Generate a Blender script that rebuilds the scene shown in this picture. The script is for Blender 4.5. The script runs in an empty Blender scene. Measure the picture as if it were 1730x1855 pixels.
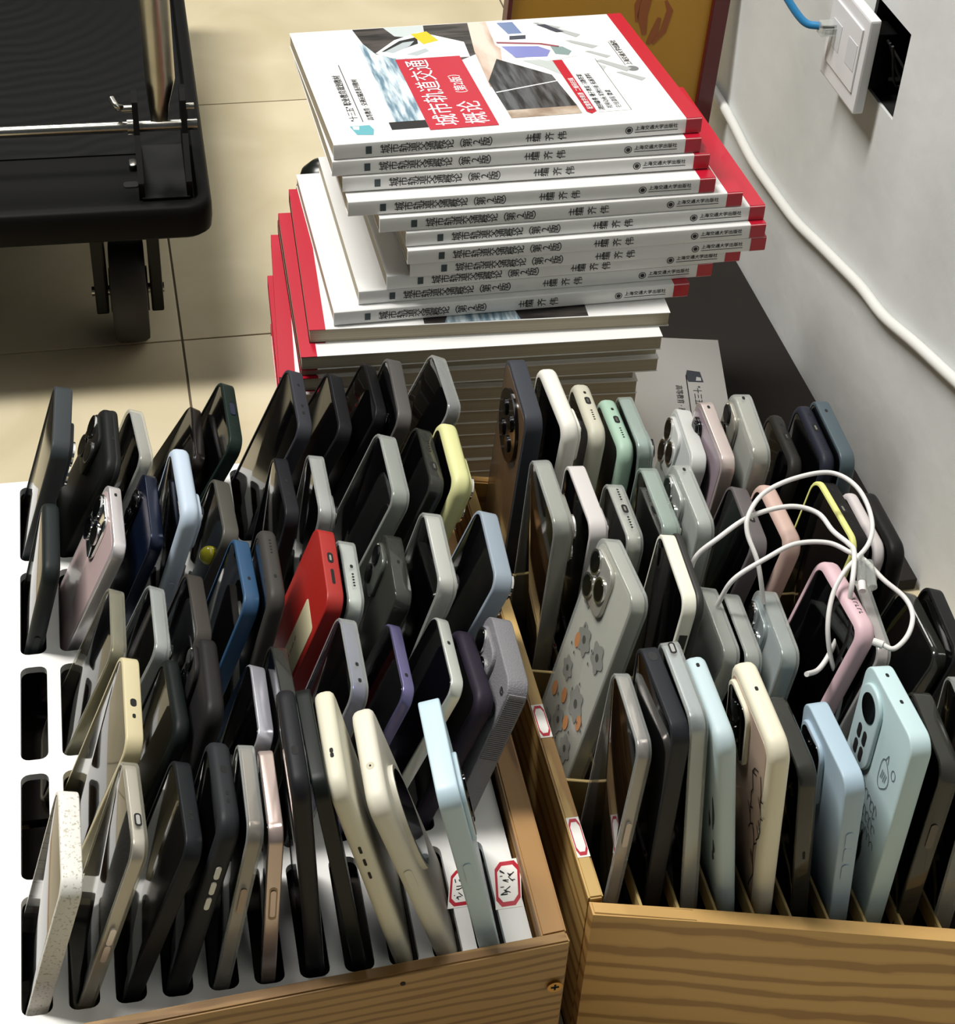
import bpy, bmesh, math, random
from mathutils import Vector, Matrix
random.seed(7)
S = bpy.context.scene
COL = S.collection
R = math.radians

# ------------------------------------------------------------------ camera
F_PX, PITCH, ROLL, YAW = 3199.9, 0.71128, 0.06458, R(-14.1)
cam_d = bpy.data.cameras.new('camera')
cam_d.sensor_fit = 'HORIZONTAL'
cam_d.sensor_width = 36.0
cam_d.lens = 36.0 * F_PX / 1730.0
cam_d.clip_start = 0.05
cam = bpy.data.objects.new('camera', cam_d)
COL.objects.link(cam)
cam.matrix_world = Matrix.Translation((0, 0, 1.037)) @ Matrix.Rotation(YAW, 4, 'Z') @ Matrix.Rotation(math.pi / 2 - PITCH, 4, 'X') @ Matrix.Rotation(ROLL, 4, 'Z')
S.camera = cam

# ------------------------------------------------------------------ light
w = bpy.data.worlds.new('room_light')
S.world = w
w.use_nodes = True
w.node_tree.nodes['Background'].inputs[0].default_value = (0.82, 0.92, 1.0, 1)
w.node_tree.nodes['Background'].inputs[1].default_value = 0.055


def area_light(name, loc, aim, sx, sy, power, color):
    d = bpy.data.lights.new(name, 'AREA')
    d.shape = 'RECTANGLE'
    d.size, d.size_y = sx, sy
    d.energy = power
    d.color = color
    o = bpy.data.objects.new(name, d)
    COL.objects.link(o)
    o.location = loc
    o.rotation_euler = (Vector(aim) - Vector(loc)).to_track_quat('-Z', 'Y').to_euler()
    return o


area_light('ceiling_tube_light', (-0.72, 1.42, 2.75), (0.2, 1.15, 0), 0.35, 1.1, 78, (1.0, 0.97, 0.92))
area_light('ceiling_tube_light_far', (-0.1, 3.5, 2.75), (0.3, 1.5, 0), 0.35, 1.3, 22, (1.0, 0.97, 0.92))
S.view_settings.view_transform = 'Standard'
S.view_settings.look = 'None'
S.view_settings.exposure = 0.28
S.view_settings.gamma = 1.0
S.view_settings.use_curve_mapping = False


# ------------------------------------------------------------------ materials
def lin(h):
    h = h.lstrip('#')
    v = [int(h[i:i + 2], 16) / 255 for i in (0, 2, 4)]
    return tuple(c / 12.92 if c <= 0.04045 else ((c + 0.055) / 1.055) ** 2.4 for c in v) + (1,)


MATS = {}


def new_mat(name):
    m = bpy.data.materials.new(name)
    m.use_nodes = True
    return m, m.node_tree.nodes, m.node_tree.links, m.node_tree.nodes['Principled BSDF']


def mat(name, hexc, rough=0.5, metal=0.0, coat=0.0, speck=None, noise=0.0, scale=60.0, bump=0.0, bscale=200.0, spec=0.5):
    if name in MATS:
        return MATS[name]
    m, N, K, b = new_mat(name)
    b.inputs['Base Color'].default_value = lin(hexc)
    b.inputs['Roughness'].default_value = rough
    b.inputs['Metallic'].default_value = metal
    b.inputs['Coat Weight'].default_value = coat
    b.inputs['Specular IOR Level'].default_value = spec
    tc = N.new('ShaderNodeTexCoord')
    if noise or speck:
        n = N.new('ShaderNodeTexNoise')
        n.inputs['Scale'].default_value = scale
        n.inputs['Detail'].default_value = 5
        K.new(tc.outputs['Object'], n.inputs['Vector'])
        r = N.new('ShaderNodeValToRGB')
        c = lin(hexc)
        if speck:
            r.color_ramp.elements[0].position = 0.36
            r.color_ramp.elements[0].color = lin(speck)
            r.color_ramp.elements[1].position = 0.43
            r.color_ramp.elements[1].color = c
        else:
            r.color_ramp.elements[0].position = 0.3
            r.color_ramp.elements[0].color = tuple(x * (1 - noise) for x in c[:3]) + (1,)
            r.color_ramp.elements[1].position = 0.7
            r.color_ramp.elements[1].color = tuple(min(1, x * (1 + noise)) for x in c[:3]) + (1,)
        K.new(n.outputs['Fac'], r.inputs['Fac'])
        K.new(r.outputs['Color'], b.inputs['Base Color'])
    if bump:
        n2 = N.new('ShaderNodeTexNoise')
        n2.inputs['Scale'].default_value = bscale
        n2.inputs['Detail'].default_value = 3
        K.new(tc.outputs['Object'], n2.inputs['Vector'])
        bp = N.new('ShaderNodeBump')
        bp.inputs['Strength'].default_value = bump
        bp.inputs['Distance'].default_value = 0.001
        K.new(n2.outputs['Fac'], bp.inputs['Height'])
        K.new(bp.outputs['Normal'], b.inputs['Normal'])
    MATS[name] = m
    return m


def clear_mat(name, hexc, opacity=0.38, rough=0.12):
    if name in MATS:
        return MATS[name]
    m, N, K, b = new_mat(name)
    b.inputs['Base Color'].default_value = lin(hexc)
    b.inputs['Roughness'].default_value = rough
    b.inputs['Coat Weight'].default_value = 0.6
    t = N.new('ShaderNodeBsdfTransparent')
    t.inputs[0].default_value = tuple(0.55 + 0.45 * c for c in lin(hexc)[:3]) + (1,)
    lw = N.new('ShaderNodeLayerWeight')
    lw.inputs['Blend'].default_value = 0.35
    mr = N.new('ShaderNodeMapRange')
    mr.inputs['To Min'].default_value = opacity
    mr.inputs['To Max'].default_value = min(1.0, opacity + 0.45)
    mx = N.new('ShaderNodeMixShader')
    K.new(lw.outputs['Facing'], mr.inputs['Value'])
    K.new(mr.outputs['Result'], mx.inputs['Fac'])
    K.new(t.outputs[0], mx.inputs[1])
    K.new(b.outputs[0], mx.inputs[2])
    K.new(mx.outputs[0], N['Material Output'].inputs['Surface'])
    MATS[name] = m
    return m


def wood_mat(name, light, dark, axis='X', scale=9.0, dist=5.0, rough=0.5, rot=0.0):
    m, N, K, b = new_mat(name)
    tc = N.new('ShaderNodeTexCoord')
    mp = N.new('ShaderNodeMapping')
    k = {'X': (0.55, 5, 5), 'Y': (5, 0.55, 5), 'Z': (5, 5, 0.55)}[axis]
    mp.inputs['Scale'].default_value = k
    mp.inputs['Rotation'].default_value = (0, rot, 0)
    K.new(tc.outputs['Object'], mp.inputs['Vector'])
    wv = N.new('ShaderNodeTexWave')
    wv.wave_type = 'BANDS'
    wv.bands_direction = 'Z' if axis != 'Z' else 'X'
    wv.inputs['Scale'].default_value = scale
    wv.inputs['Distortion'].default_value = dist
    wv.inputs['Detail'].default_value = 3
    wv.inputs['Detail Scale'].default_value = 1.4
    K.new(mp.outputs['Vector'], wv.inputs['Vector'])
    n = N.new('ShaderNodeTexNoise')
    n.inputs['Scale'].default_value = 60
    n.inputs['Detail'].default_value = 6
    K.new(mp.outputs['Vector'], n.inputs['Vector'])
    ad = N.new('ShaderNodeMath')
    ad.operation = 'MULTIPLY_ADD'
    ad.inputs[1].default_value = 0.30
    K.new(n.outputs['Fac'], ad.inputs[0])
    K.new(wv.outputs['Fac'], ad.inputs[2])
    r = N.new('ShaderNodeValToRGB')
    r.color_ramp.elements[0].position = 0.55
    r.color_ramp.elements[0].color = lin(light)
    r.color_ramp.elements[1].position = 1.0
    r.color_ramp.elements[1].color = lin(dark)
    e = r.color_ramp.elements.new(0.88)
    a, c = lin(light), lin(dark)
    e.color = tuple(a[i] * 0.7 + c[i] * 0.3 for i in range(3)) + (1,)
    K.new(ad.outputs[0], r.inputs['Fac'])
    K.new(r.outputs['Color'], b.inputs['Base Color'])
    b.inputs['Roughness'].default_value = rough
    bp = N.new('ShaderNodeBump')
    bp.inputs['Strength'].default_value = 0.12
    bp.inputs['Distance'].default_value = 0.001
    K.new(n.outputs['Fac'], bp.inputs['Height'])
    K.new(bp.outputs['Normal'], b.inputs['Normal'])
    return m


WHITE_BOARD = mat('white_foam_board', '#e9e9e6', 0.4, noise=0.02, scale=8)
BLACK_GLASS = mat('black_screen_glass', '#040405', 0.07, coat=0.3)
LENS = mat('lens_glass', '#020203', 0.12, spec=0.35)
HOLE = mat('dark_opening', '#060606', 0.8)
INK = mat('black_ink', '#17181a', 0.6)
RED_INK = mat('red_print', '#b3122c', 0.35, coat=0.2)
STEEL = mat('steel', '#b9b7ad', 0.22, metal=1.0, noise=0.08, scale=40)
CHROME = mat('chrome', '#e2e2e2', 0.08, metal=1.0)
BLACK_PLASTIC = mat('black_plastic', '#080808', 0.55, spec=0.10)
RUBBER = mat('grey_rubber', '#2b2b2a', 0.7, noise=0.1)
PAPER = mat('white_paper', '#eceae4', 0.6)
PAGES = None


# ------------------------------------------------------------------ mesh helpers
def obj(name, bm, m, parent=None, smooth=None):
    me = bpy.data.meshes.new(name)
    bmesh.ops.recalc_face_normals(bm, faces=bm.faces)
    bm.to_mesh(me)
    bm.free()
    me.materials.append(m)
    if smooth:
        me.shade_smooth()
        me.set_sharp_from_angle(angle=R(smooth))
    o = bpy.data.objects.new(name, me)
    COL.objects.link(o)
    if parent is not None:
        o.parent = parent
    return o


def empty(name, mw=None):
    o = bpy.data.objects.new(name, None)
    o.empty_display_size = 0.02
    COL.objects.link(o)
    if mw is not None:
        o.matrix_world = mw
    return o


def tag(o, label=None, cat=None, group=None, kind=None):
    if label:
        o['label'] = label
    if cat:
        o['category'] = cat
    if group:
        o['group'] = group
    if kind:
        o['kind'] = kind
    return o


def box(bm, x0, x1, y0, y1, z0, z1, bev=0.0):
    v = [bm.verts.new((x, y, z)) for z in (z0, z1) for y in (y0, y1) for x in (x0, x1)]
    fs = [(0, 1, 3, 2), (4, 6, 7, 5), (0, 4, 5, 1), (2, 3, 7, 6), (0, 2, 6, 4), (1, 5, 7, 3)]
    faces = [bm.faces.new([v[i] for i in f]) for f in fs]
    if bev:
        es = list({e for f in faces for e in f.edges})
        bmesh.ops.bevel(bm, geom=es, offset=bev, segments=2, affect='EDGES', profile=0.6)
    return bm


def prism(bm, poly, z0, z1):
    a = [bm.verts.new((x, y, z0)) for x, y in poly]
    b = [bm.verts.new((x, y, z1)) for x, y in poly]
    n = len(poly)
    bm.faces.new(a[::-1])
    bm.faces.new(b)
    for i in range(n):
        bm.faces.new((a[i], a[(i + 1) % n], b[(i + 1) % n], b[i]))
    return bm


def outline(wd, ht, r, seg=6):
    r = max(min(r, wd / 2 - 1e-5, ht / 2 - 1e-5), 1e-4)
    p = []
    for (cx, cz, a0) in ((wd / 2 - r, ht - r, 0), (-wd / 2 + r, ht - r, 90), (-wd / 2 + r, r, 180), (wd / 2 - r, r, 270)):
        for k in range(seg + 1):
            a = R(a0 + 90 * k / seg)
            p.append((cx + r * math.cos(a), cz + r * math.sin(a)))
    return p


def rings_mesh(bm, rings):
    """rings: list of equal-length point loops; capped at both ends"""
    vs = [[bm.verts.new(p) for p in ring] for ring in rings]
    n = len(vs[0])
    for a, b in zip(vs, vs[1:]):
        for i in range(n):
            bm.faces.new((a[i], a[(i + 1) % n], b[(i + 1) % n], b[i]))
    bm.faces.new(vs[0])
    bm.faces.new(vs[-1][::-1])
    return bm


def slab(bm, wd, ht, t, r, e, z0=0.0, xc=0.0, yc=0.0, lip=0.0, depth=0.0, seg=6):
    """rounded slab standing in the YZ plane, thickness along X; lip/depth recess the -X face"""
    prof = []
    m = 3
    for k in range(m + 1):
        a = R(90 * k / m)
        prof.append((e * (1 - math.sin(a)), t / 2 - e * (1 - math.cos(a))))
    prof += [(d, -x) for d, x in reversed(prof)]
    if lip:
        prof.append((e + lip, -t / 2))
        prof.append((e + lip + 0.0002, -t / 2 + depth))
    rings = []
    for d, x in prof:
        rings.append([(xc + x, yc + y, z0 + d + z) for y, z in outline(wd - 2 * d, ht - 2 * d, r - d, seg)])
    return rings_mesh(bm, rings)


def cyl(bm, p0, p1, r0, r1=None, n=16):
    p0, p1 = Vector(p0), Vector(p1)
    r1 = r0 if r1 is None else r1
    q = (p1 - p0).to_track_quat('Z', 'Y')
    rings = []
    for p, r in ((p0, r0), (p1, r1)):
        rings.append([p + q @ Vector((r * math.cos(2 * math.pi * k / n), r * math.sin(2 * math.pi * k / n), 0)) for k in range(n)])
    return rings_mesh(bm, rings)


def tube(bm, pts, r, n=10, samples=8):
    pts = [Vector(p) for p in pts]
    P = []
    ext = [pts[0] * 2 - pts[1]] + pts + [pts[-1] * 2 - pts[-2]]
    for i in range(1, len(ext) - 2):
        a, b, c, d = ext[i - 1:i + 3]
        for k in range(samples):
            t = k / samples
            P.append(0.5 * ((2 * b) + (c - a) * t + (2 * a - 5 * b + 4 * c - d) * t * t + (3 * b - a - 3 * c + d) * t ** 3))
    P.append(pts[-1])
    up = Vector((0.13, 0.27, 0.95))
    rings = []
    prev = None
    for i, p in enumerate(P):
        tg = (P[min(i + 1, len(P) - 1)] - P[max(i - 1, 0)]).normalized()
        s = prev if prev is not None else tg.cross(up)
        s = (s - tg * s.dot(tg)).normalized()
        prev = s
        q = tg.cross(s)
        rings.append([p + (s * math.cos(2 * math.pi * k / n) + q * math.sin(2 * math.pi * k / n)) * r for k in range(n)])
    return rings_mesh(bm, rings)


TXT = {}


def text_mesh(body, size, extrude=0.00008, align='LEFT', spacing=1.0):
    key = (body, size, align, spacing)
    if key not in TXT:
        c = bpy.data.curves.new('text_curve', 'FONT')
        c.body = body
        c.size = size
        c.align_x = align
        c.space_line = spacing
        c.extrude = extrude
        c.resolution_u = 3
        o = bpy.data.objects.new('text_curve', c)
        COL.objects.link(o)
        bpy.context.view_layer.update()
        me = bpy.data.meshes.new_from_object(o.evaluated_get(bpy.context.evaluated_depsgraph_get()))
        bpy.data.objects.remove(o)
        bpy.data.curves.remove(c)
        me.name = 'lettering'
        TXT[key] = me
    return TXT[key]


def text(name, body, size, mw, m, parent=None, align='LEFT', spacing=1.0):
    me = text_mesh(body, size, align=align, spacing=spacing)
    if not me.materials:
        me.materials.append(m)
    elif me.materials[0] != m:
        me = me.copy()
        me.materials[0] = m
    o = bpy.data.objects.new(name, me)
    COL.objects.link(o)
    if parent is not None:
        o.parent = parent
    o.matrix_local = mw
    return o


def frame(origin, x, y, z):
    return Matrix((x, y, z)).transposed().to_4x4() if origin is None else Matrix.Translation(origin) @ Matrix((x, y, z)).transposed().to_4x4()


# ================================================================== the setting
WALL_X = 0.6536
TILE = 0.485
TX0, TY0 = 0.0536, 1.468


def floor_mat():
    m, N, K, b = new_mat('cream_floor_tile')
    tc = N.new('ShaderNodeTexCoord')
    n = N.new('ShaderNodeTexNoise')
    n.inputs['Scale'].default_value = 7
    n.inputs['Detail'].default_value = 9
    n.inputs['Distortion'].default_value = 0.6
    K.new(tc.outputs['Object'], n.inputs['Vector'])
    r = N.new('ShaderNodeValToRGB')
    r.color_ramp.elements[0].position = 0.3
    r.color_ramp.elements[0].color = lin('#c2b594')
    r.color_ramp.elements[1].position = 0.75
    r.color_ramp.elements[1].color = lin('#d8cdb0')
    K.new(n.outputs['Fac'], r.inputs['Fac'])
    K.new(r.outputs['Color'], b.inputs['Base Color'])
    b.inputs['Roughness'].default_value = 0.38
    return m


fl = empty('floor')
tag(fl, kind='structure')
bm = bmesh.new()
box(bm, -3.2, WALL_X + 0.1, -0.6, 4.0, -0.05, -0.0015)
obj('grout', bm, mat('dark_grout', '#5b5140', 0.9), fl)
FM = floor_mat()
bm = bmesh.new()
g = 0.0011
box(bm, g, TILE - g, g, TILE - g, -0.012, 0.0, 0.0006)
tile0 = obj('floor_tile', bm, FM, fl)
first = True
for i in range(-7, 2):
    for j in range(-5, 6):
        x, y = TX0 + i * TILE, TY0 + j * TILE
        if x + TILE > WALL_X + 0.45 or y > 3.9:
            continue
        if first:
            t = tile0
            first = False
        else:
            t = tile0.copy()
            COL.objects.link(t)
        t.location = (x, y, 0)
        t.parent = fl


def wall_mat():
    m, N, K, b = new_mat('painted_plaster')
    tc = N.new('ShaderNodeTexCoord')
    n = N.new('ShaderNodeTexNoise')
    n.inputs['Scale'].default_value = 6
    n.inputs['Detail'].default_value = 8
    K.new(tc.outputs['Object'], n.inputs['Vector'])
    r = N.new('ShaderNodeValToRGB')
    r.color_ramp.elements[0].position = 0.25
    r.color_ramp.elements[0].color = lin('#cccfce')
    r.color_ramp.elements[1].position = 0.6
    r.color_ramp.elements[1].color = lin('#dbdedd')
    K.new(n.outputs['Fac'], r.inputs['Fac'])
    K.new(r.outputs['Color'], b.inputs['Base Color'])
    b.inputs['Roughness'].default_value = 0.7
    n2 = N.new('ShaderNodeTexNoise')
    n2.inputs['Scale'].default_value = 35
    n2.inputs['Detail'].default_value = 4
    K.new(tc.outputs['Object'], n2.inputs['Vector'])
    bp = N.new('ShaderNodeBump')
    bp.inputs['Strength'].default_value = 0.25
    bp.inputs['Distance'].default_value = 0.003
    K.new(n2.outputs['Fac'], bp.inputs['Height'])
    K.new(bp.outputs['Normal'], b.inputs['Normal'])
    return m


# wall with the open back-box of the socket (hole y 1.262..1.322, z 0.325..0.41)
HY0, HY1, HZ0, HZ1 = 1.247, 1.322, 0.326, 0.404
WM = wall_mat()
bm = bmesh.new()
ys, zs = [-0.6, HY0, HY1, 4.0], [-0.05, HZ0, HZ1, 2.8]
gv = [[bm.verts.new((WALL_X, y, z)) for z in zs] for y in ys]
bk = [[bm.verts.new((WALL_X + 0.12, y, z)) for z in zs] for y in ys]
for i in range(3):
    for j in range(3):
        if (i, j) == (1, 1):
            continue
        bm.faces.new((gv[i][j], gv[i + 1][j], gv[i + 1][j + 1], gv[i][j + 1]))
q = [(1, 1), (2, 1), (2, 2), (1, 2)]
d = [bm.verts.new((WALL_X + 0.045, ys[a], zs[c])) for a, c in q]
for k in range(4):
    a, c = q[k], q[(k + 1) % 4]
    bm.faces.new((gv[a[0]][a[1]], gv[c[0]][c[1]], d[(k + 1) % 4], d[k]))
bm.faces.new(d)
bm.faces.new((bk[0][0], bk[0][3], bk[3][3], bk[3][0]))
bm.faces.new((gv[0][3], gv[1][3], gv[2][3], gv[3][3], bk[3][3], bk[0][3]))
wl = obj('wall_right', bm, WM)
tag(wl, kind='structure')
bm = bmesh.new()
box(bm, WALL_X + 0.002, WALL_X + 0.044, HY0 + .001, HY1 - .001, HZ0 + .001, HZ1 - .001)
bm.faces.ensure_lookup_table()
for f_ in [f_ for f_ in bm.faces if abs(f_.calc_center_median().x - (WALL_X + 0.002)) < 1e-4]:
    bm.faces.remove(f_)
obj('socket_box_lining', bm, mat('black_box_lining', '#0c0c0c', 0.8), wl)

# ================================================================== phone tray (left) : white slotted board in a wooden box
ZP = 0.150
YL = R(-0.569)
TO = Vector((-0.09614, 0.60514, 0))
PX, PY, SL, SW = 0.026592, 0.09695, 0.08468, 0.0178
TM = Matrix.Translation(TO) @ Matrix.Rotation(YL, 4, 'Z')
tray = empty('phone_tray', TM)
tag(tray, 'wooden box with a white slotted board on top holding rows of phones', 'phone box')
NC, NR = 11, 5
gx, gy = (PX - SW) / 2, (PY - SL) / 2
bm = bmesh.new()
seg = 4
rr = 0.0055


def cell(cx, cy):
    hw, hl = SW / 2, SL / 2
    inner, outer = [], []
    for sx, sy, a0 in ((1, 1, 0), (-1, 1, 90), (-1, -1, 180), (1, -1, 270)):
        px, py = cx + sx * (hw - rr), cy + sy * (hl - rr)
        for k in range(seg + 1):
            a = R(a0 + 90 * k / seg)
            inner.append((px + rr * math.cos(a), py + rr * math.sin(a)))
        ox, oy = cx + sx * (hw + gx), cy + sy * (hl + gy)
        pts = [(ox, py), (ox, (py + oy) / 2), (ox, oy), ((px + ox) / 2, oy), (px, oy)]
        if sx * sy < 0:
            pts = [(px, oy), ((px + ox) / 2, oy), (ox, oy), (ox, (py + oy) / 2), (ox, py)]
        outer += pts
    for zt, zb in ((ZP, ZP - 0.0055),):
        it = [bm.verts.new((x, y, zt)) for x, y in inner]
        ot = [bm.verts.new((x, y, zt)) for x, y in outer]
        ib = [bm.verts.new((x, y, zb)) for x, y in inner]
        ob = [bm.verts.new((x, y, zb)) for x, y in outer]
        n = len(it)
        for i in range(n):
            j = (i + 1) % n
            bm.faces.new((it[i], ot[i], ot[j], it[j]))
            bm.faces.new((ib[i], ib[j], ob[j], ob[i]))
            bm.faces.new((it[i], it[j], ib[j], ib[i]))


for c in range(NC):
    for r_ in range(NR):
        cell(c * PX + SW / 2, r_ * PY + SL / 2)
X0, X1 = -gx, (NC - 1) * PX + SW + gx
Y0, Y1 = -gy, (NR - 1) * PY + SL + gy
for a in ((-0.0175, X0, -0.011, Y1 + 0.001), (X1, X1 + 0.012, -0.0052, Y1 + 0.001), (X0, 0.12, -0.011, Y0), (0.12, X1, -0.0062, Y0 ), (X0, X1, Y1, Y1 + 0.001)):
    box(bm, a[0], a[1], a[2], a[3], ZP - 0.0055, ZP)
bmesh.ops.remove_doubles(bm, verts=bm.verts, dist=1e-5)
obj('slotted_board', bm, WHITE_BOARD, tray)
WOOD_A = wood_mat('pine_brown', '#9d7a48', '#7b5a2e', 'X', 7, 6)
WOOD_AY = wood_mat('pine_brown_side', '#a47b48', '#77532a', 'Y', 7, 6)
ti = TM.inverted()


def wbox(parent, name, p_in, p_out, z0, z1, m, bev=0.0012):
    """panel between inner line p_in (2 pts) and outer line p_out (2 pts), in world xy"""
    bm = bmesh.new()
    poly = [p_in[0], p_in[1], p_out[1], p_out[0]]
    prism(bm, poly, z0, z1)
    bmesh.ops.bevel(bm, geom=list(bm.edges), offset=bev, segments=2, affect='EDGES')
    o = obj(name, bm, m, parent)
    o.matrix_parent_inverse = parent.matrix_world.inverted()
    return o


fp = wbox(tray, 'front_panel', [(-0.118, 0.5831), (0.2215, 0.6006)], [(-0.118, 0.5740), (0.2225, 0.5925)], 0.004, 0.165, WOOD_A)
wbox(tray, 'side_panel', [(0.2065, 0.5995), (0.2125, 1.085)], [(0.2222, 0.6008), (0.2265, 1.085)], 0.004, 0.164, WOOD_AY)
wbox(tray, 'side_panel', [(-0.1125, 0.586), (-0.1080, 1.088)], [(-0.1220, 0.586), (-0.1175, 1.088)], 0.004, 0.144, WOOD_AY)
wbox(tray, 'back_panel', [(-0.108, 1.081), (0.207, 1.078)], [(-0.108, 1.090), (0.207, 1.087)], 0.004, 0.144, WOOD_A)
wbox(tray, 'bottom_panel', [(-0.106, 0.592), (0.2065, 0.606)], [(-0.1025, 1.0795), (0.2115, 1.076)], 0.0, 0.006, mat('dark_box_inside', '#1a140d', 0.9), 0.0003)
bm = bmesh.new()
cyl(bm, (0.2156, 0.5925, 0.1235), (0.2156, 0.5899, 0.1235), 0.0042, 0.0048, 20)
sc = obj('screw', bm, mat('brass_screw', '#b58a4a', 0.3, metal=1.0), tray, 40)
sc.matrix_parent_inverse = TM.inverted()
bm = bmesh.new()
box(bm, 0.2131, 0.2181, 0.58955, 0.5900, 0.1229, 0.1241)
box(bm, 0.2150, 0.2162, 0.58955, 0.5900, 0.1210, 0.1260)
o = obj('cross_slot', bm, HOLE, sc)
bm = bmesh.new()
cyl(bm, (0.121, 0.587, 0.1555), (0.121, 0.58645, 0.1555), 0.0016, 0.0016, 14)
o = obj('screw_hole', bm, HOLE, tray)
o.matrix_parent_inverse = TM.inverted()

# ================================================================== divider rack (right) : open wooden grid, front askew
RX0, SLOPE = 0.2437, -0.268
rack = empty('divider_rack', Matrix.Translation((RX0, 0.62, 0)))
tag(rack, 'pale pine rack with thin dividers holding phones beside the white wall', 'phone rack')
WOOD_B = wood_mat('pine_golden', '#c79f60', '#9d7640', 'X', 3.4, 5, 0.45, 0.05)
WOOD_BY = wood_mat('pine_golden_side', '#c0a062', '#94703c', 'Y', 4.0, 7, 0.5)
PLY = mat('thin_plywood', '#b29a63', 0.6, noise=0.12, scale=40)
RW = 0.2538 + 0.0223 * 11 + 0.002
RIM = 0.155


def yf(x, k=0.0):
    return 0.628 + SLOPE * (x - 0.2513) + 0.1003 * k


def front_with_hole():
    L_ = RW + 0.012 - RX0
    ang_ = math.atan(SLOPE)
    ca, sa = math.cos(ang_), math.sin(ang_)
    LL = L_ / ca
    hx_, hz_, hw_, hh_, hr_ = 0.148, 0.030, 0.062, 0.034, 0.012
    inner, outer = [], []
    for sx, sy, a0 in ((1, 1, 0), (-1, 1, 90), (-1, -1, 180), (1, -1, 270)):
        px, py = hx_ + sx * (hw_ / 2 - hr_), hz_ + sy * (hh_ / 2 - hr_)
        for k in range(5):
            a = R(a0 + 90 * k / 4)
            inner.append((px + hr_ * math.cos(a), py + hr_ * math.sin(a)))
        ox, oy = (LL if sx > 0 else 0.0), (0.1540 if sy > 0 else 0.003)
        pts_ = [(ox, py), (ox, (py + oy) / 2), (ox, oy), ((px + ox) / 2, oy), (px, oy)]
        if sx * sy < 0:
            pts_ = pts_[::-1]
        outer += pts_
    bm = bmesh.new()
    base = Vector((RX0, yf(RX0), 0))
    def PT(p, dpt, dz=0.0, ins=0.0):
        return (base.x + p[0] * ca - 0.0 * sa, base.y + p[0] * sa + dpt, p[1] + dz)
    loops = []
    for lp, dpt in ((inner, -0.0128), (outer, -0.0128), (outer, -0.003), (inner, -0.003)):
        loops.append([bm.verts.new(PT(p, dpt)) for p in lp])
    n = len(inner)
    for a, b in zip(loops, loops[1:] + loops[:1]):
        for i in range(n):
            j = (i + 1) % n
            bm.faces.new((a[i], a[j], b[j], b[i]))
    top = [e for e in bm.edges if all(v.co.z > 0.1539 for v in e.verts)]
    bmesh.ops.bevel(bm, geom=top, offset=0.0013, segments=2, affect='EDGES')
    o = obj('front_panel', bm, WOOD_B, rack, 30)
    o.matrix_parent_inverse = rack.matrix_world.inverted()


front_with_hole()
wbox(rack, 'side_panel', [(RX0 + 0.0095, yf(RX0) - 0.002), (RX0 + 0.0095, yf(RX0, 4) + 0.001)], [(RX0, yf(RX0) - 0.002), (RX0, yf(RX0, 4) + 0.001)], 0.003, 0.155, WOOD_BY)
wbox(rack, 'side_panel', [(RW, yf(RW) - 0.002), (RW, yf(RW, 4) + 0.001)], [(RW + 0.0095, yf(RW) - 0.002), (RW + 0.0095, yf(RW, 4) + 0.001)], 0.003, 0.155, WOOD_BY)
wbox(rack, 'back_panel', [(RX0, yf(RX0, 4)), (RW + .0095, yf(RW, 4))], [(RX0, yf(RX0, 4) + .008), (RW + .0095, yf(RW, 4) + .008)], 0.003, 0.155, WOOD_B)
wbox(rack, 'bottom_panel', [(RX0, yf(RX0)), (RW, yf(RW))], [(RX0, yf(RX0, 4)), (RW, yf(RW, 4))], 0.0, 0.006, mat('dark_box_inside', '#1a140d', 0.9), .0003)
for s in range(1, 11):
    x = 0.2538 + 0.0223 * s
    wbox(rack, 'divider', [(x - 0.0009, yf(x) - .0028), (x - 0.0009, yf(x, 4))], [(x + 0.0009, yf(x) - .0028), (x + 0.0009, yf(x, 4))], 0.1345, 0.1485, PLY, 0.0003)
for k in (1, 2, 3):
    wbox(rack, 'cross_partition', [(RX0 + .009, yf(RX0 + .009, k) - .0012), (RW, yf(RW, k) - .0012)], [(RX0 + .009, yf(RX0 + .009, k) + .0012), (RW, yf(RW, k) + .0012)], 0.006, 0.1492, PLY, 0.0003)
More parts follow.
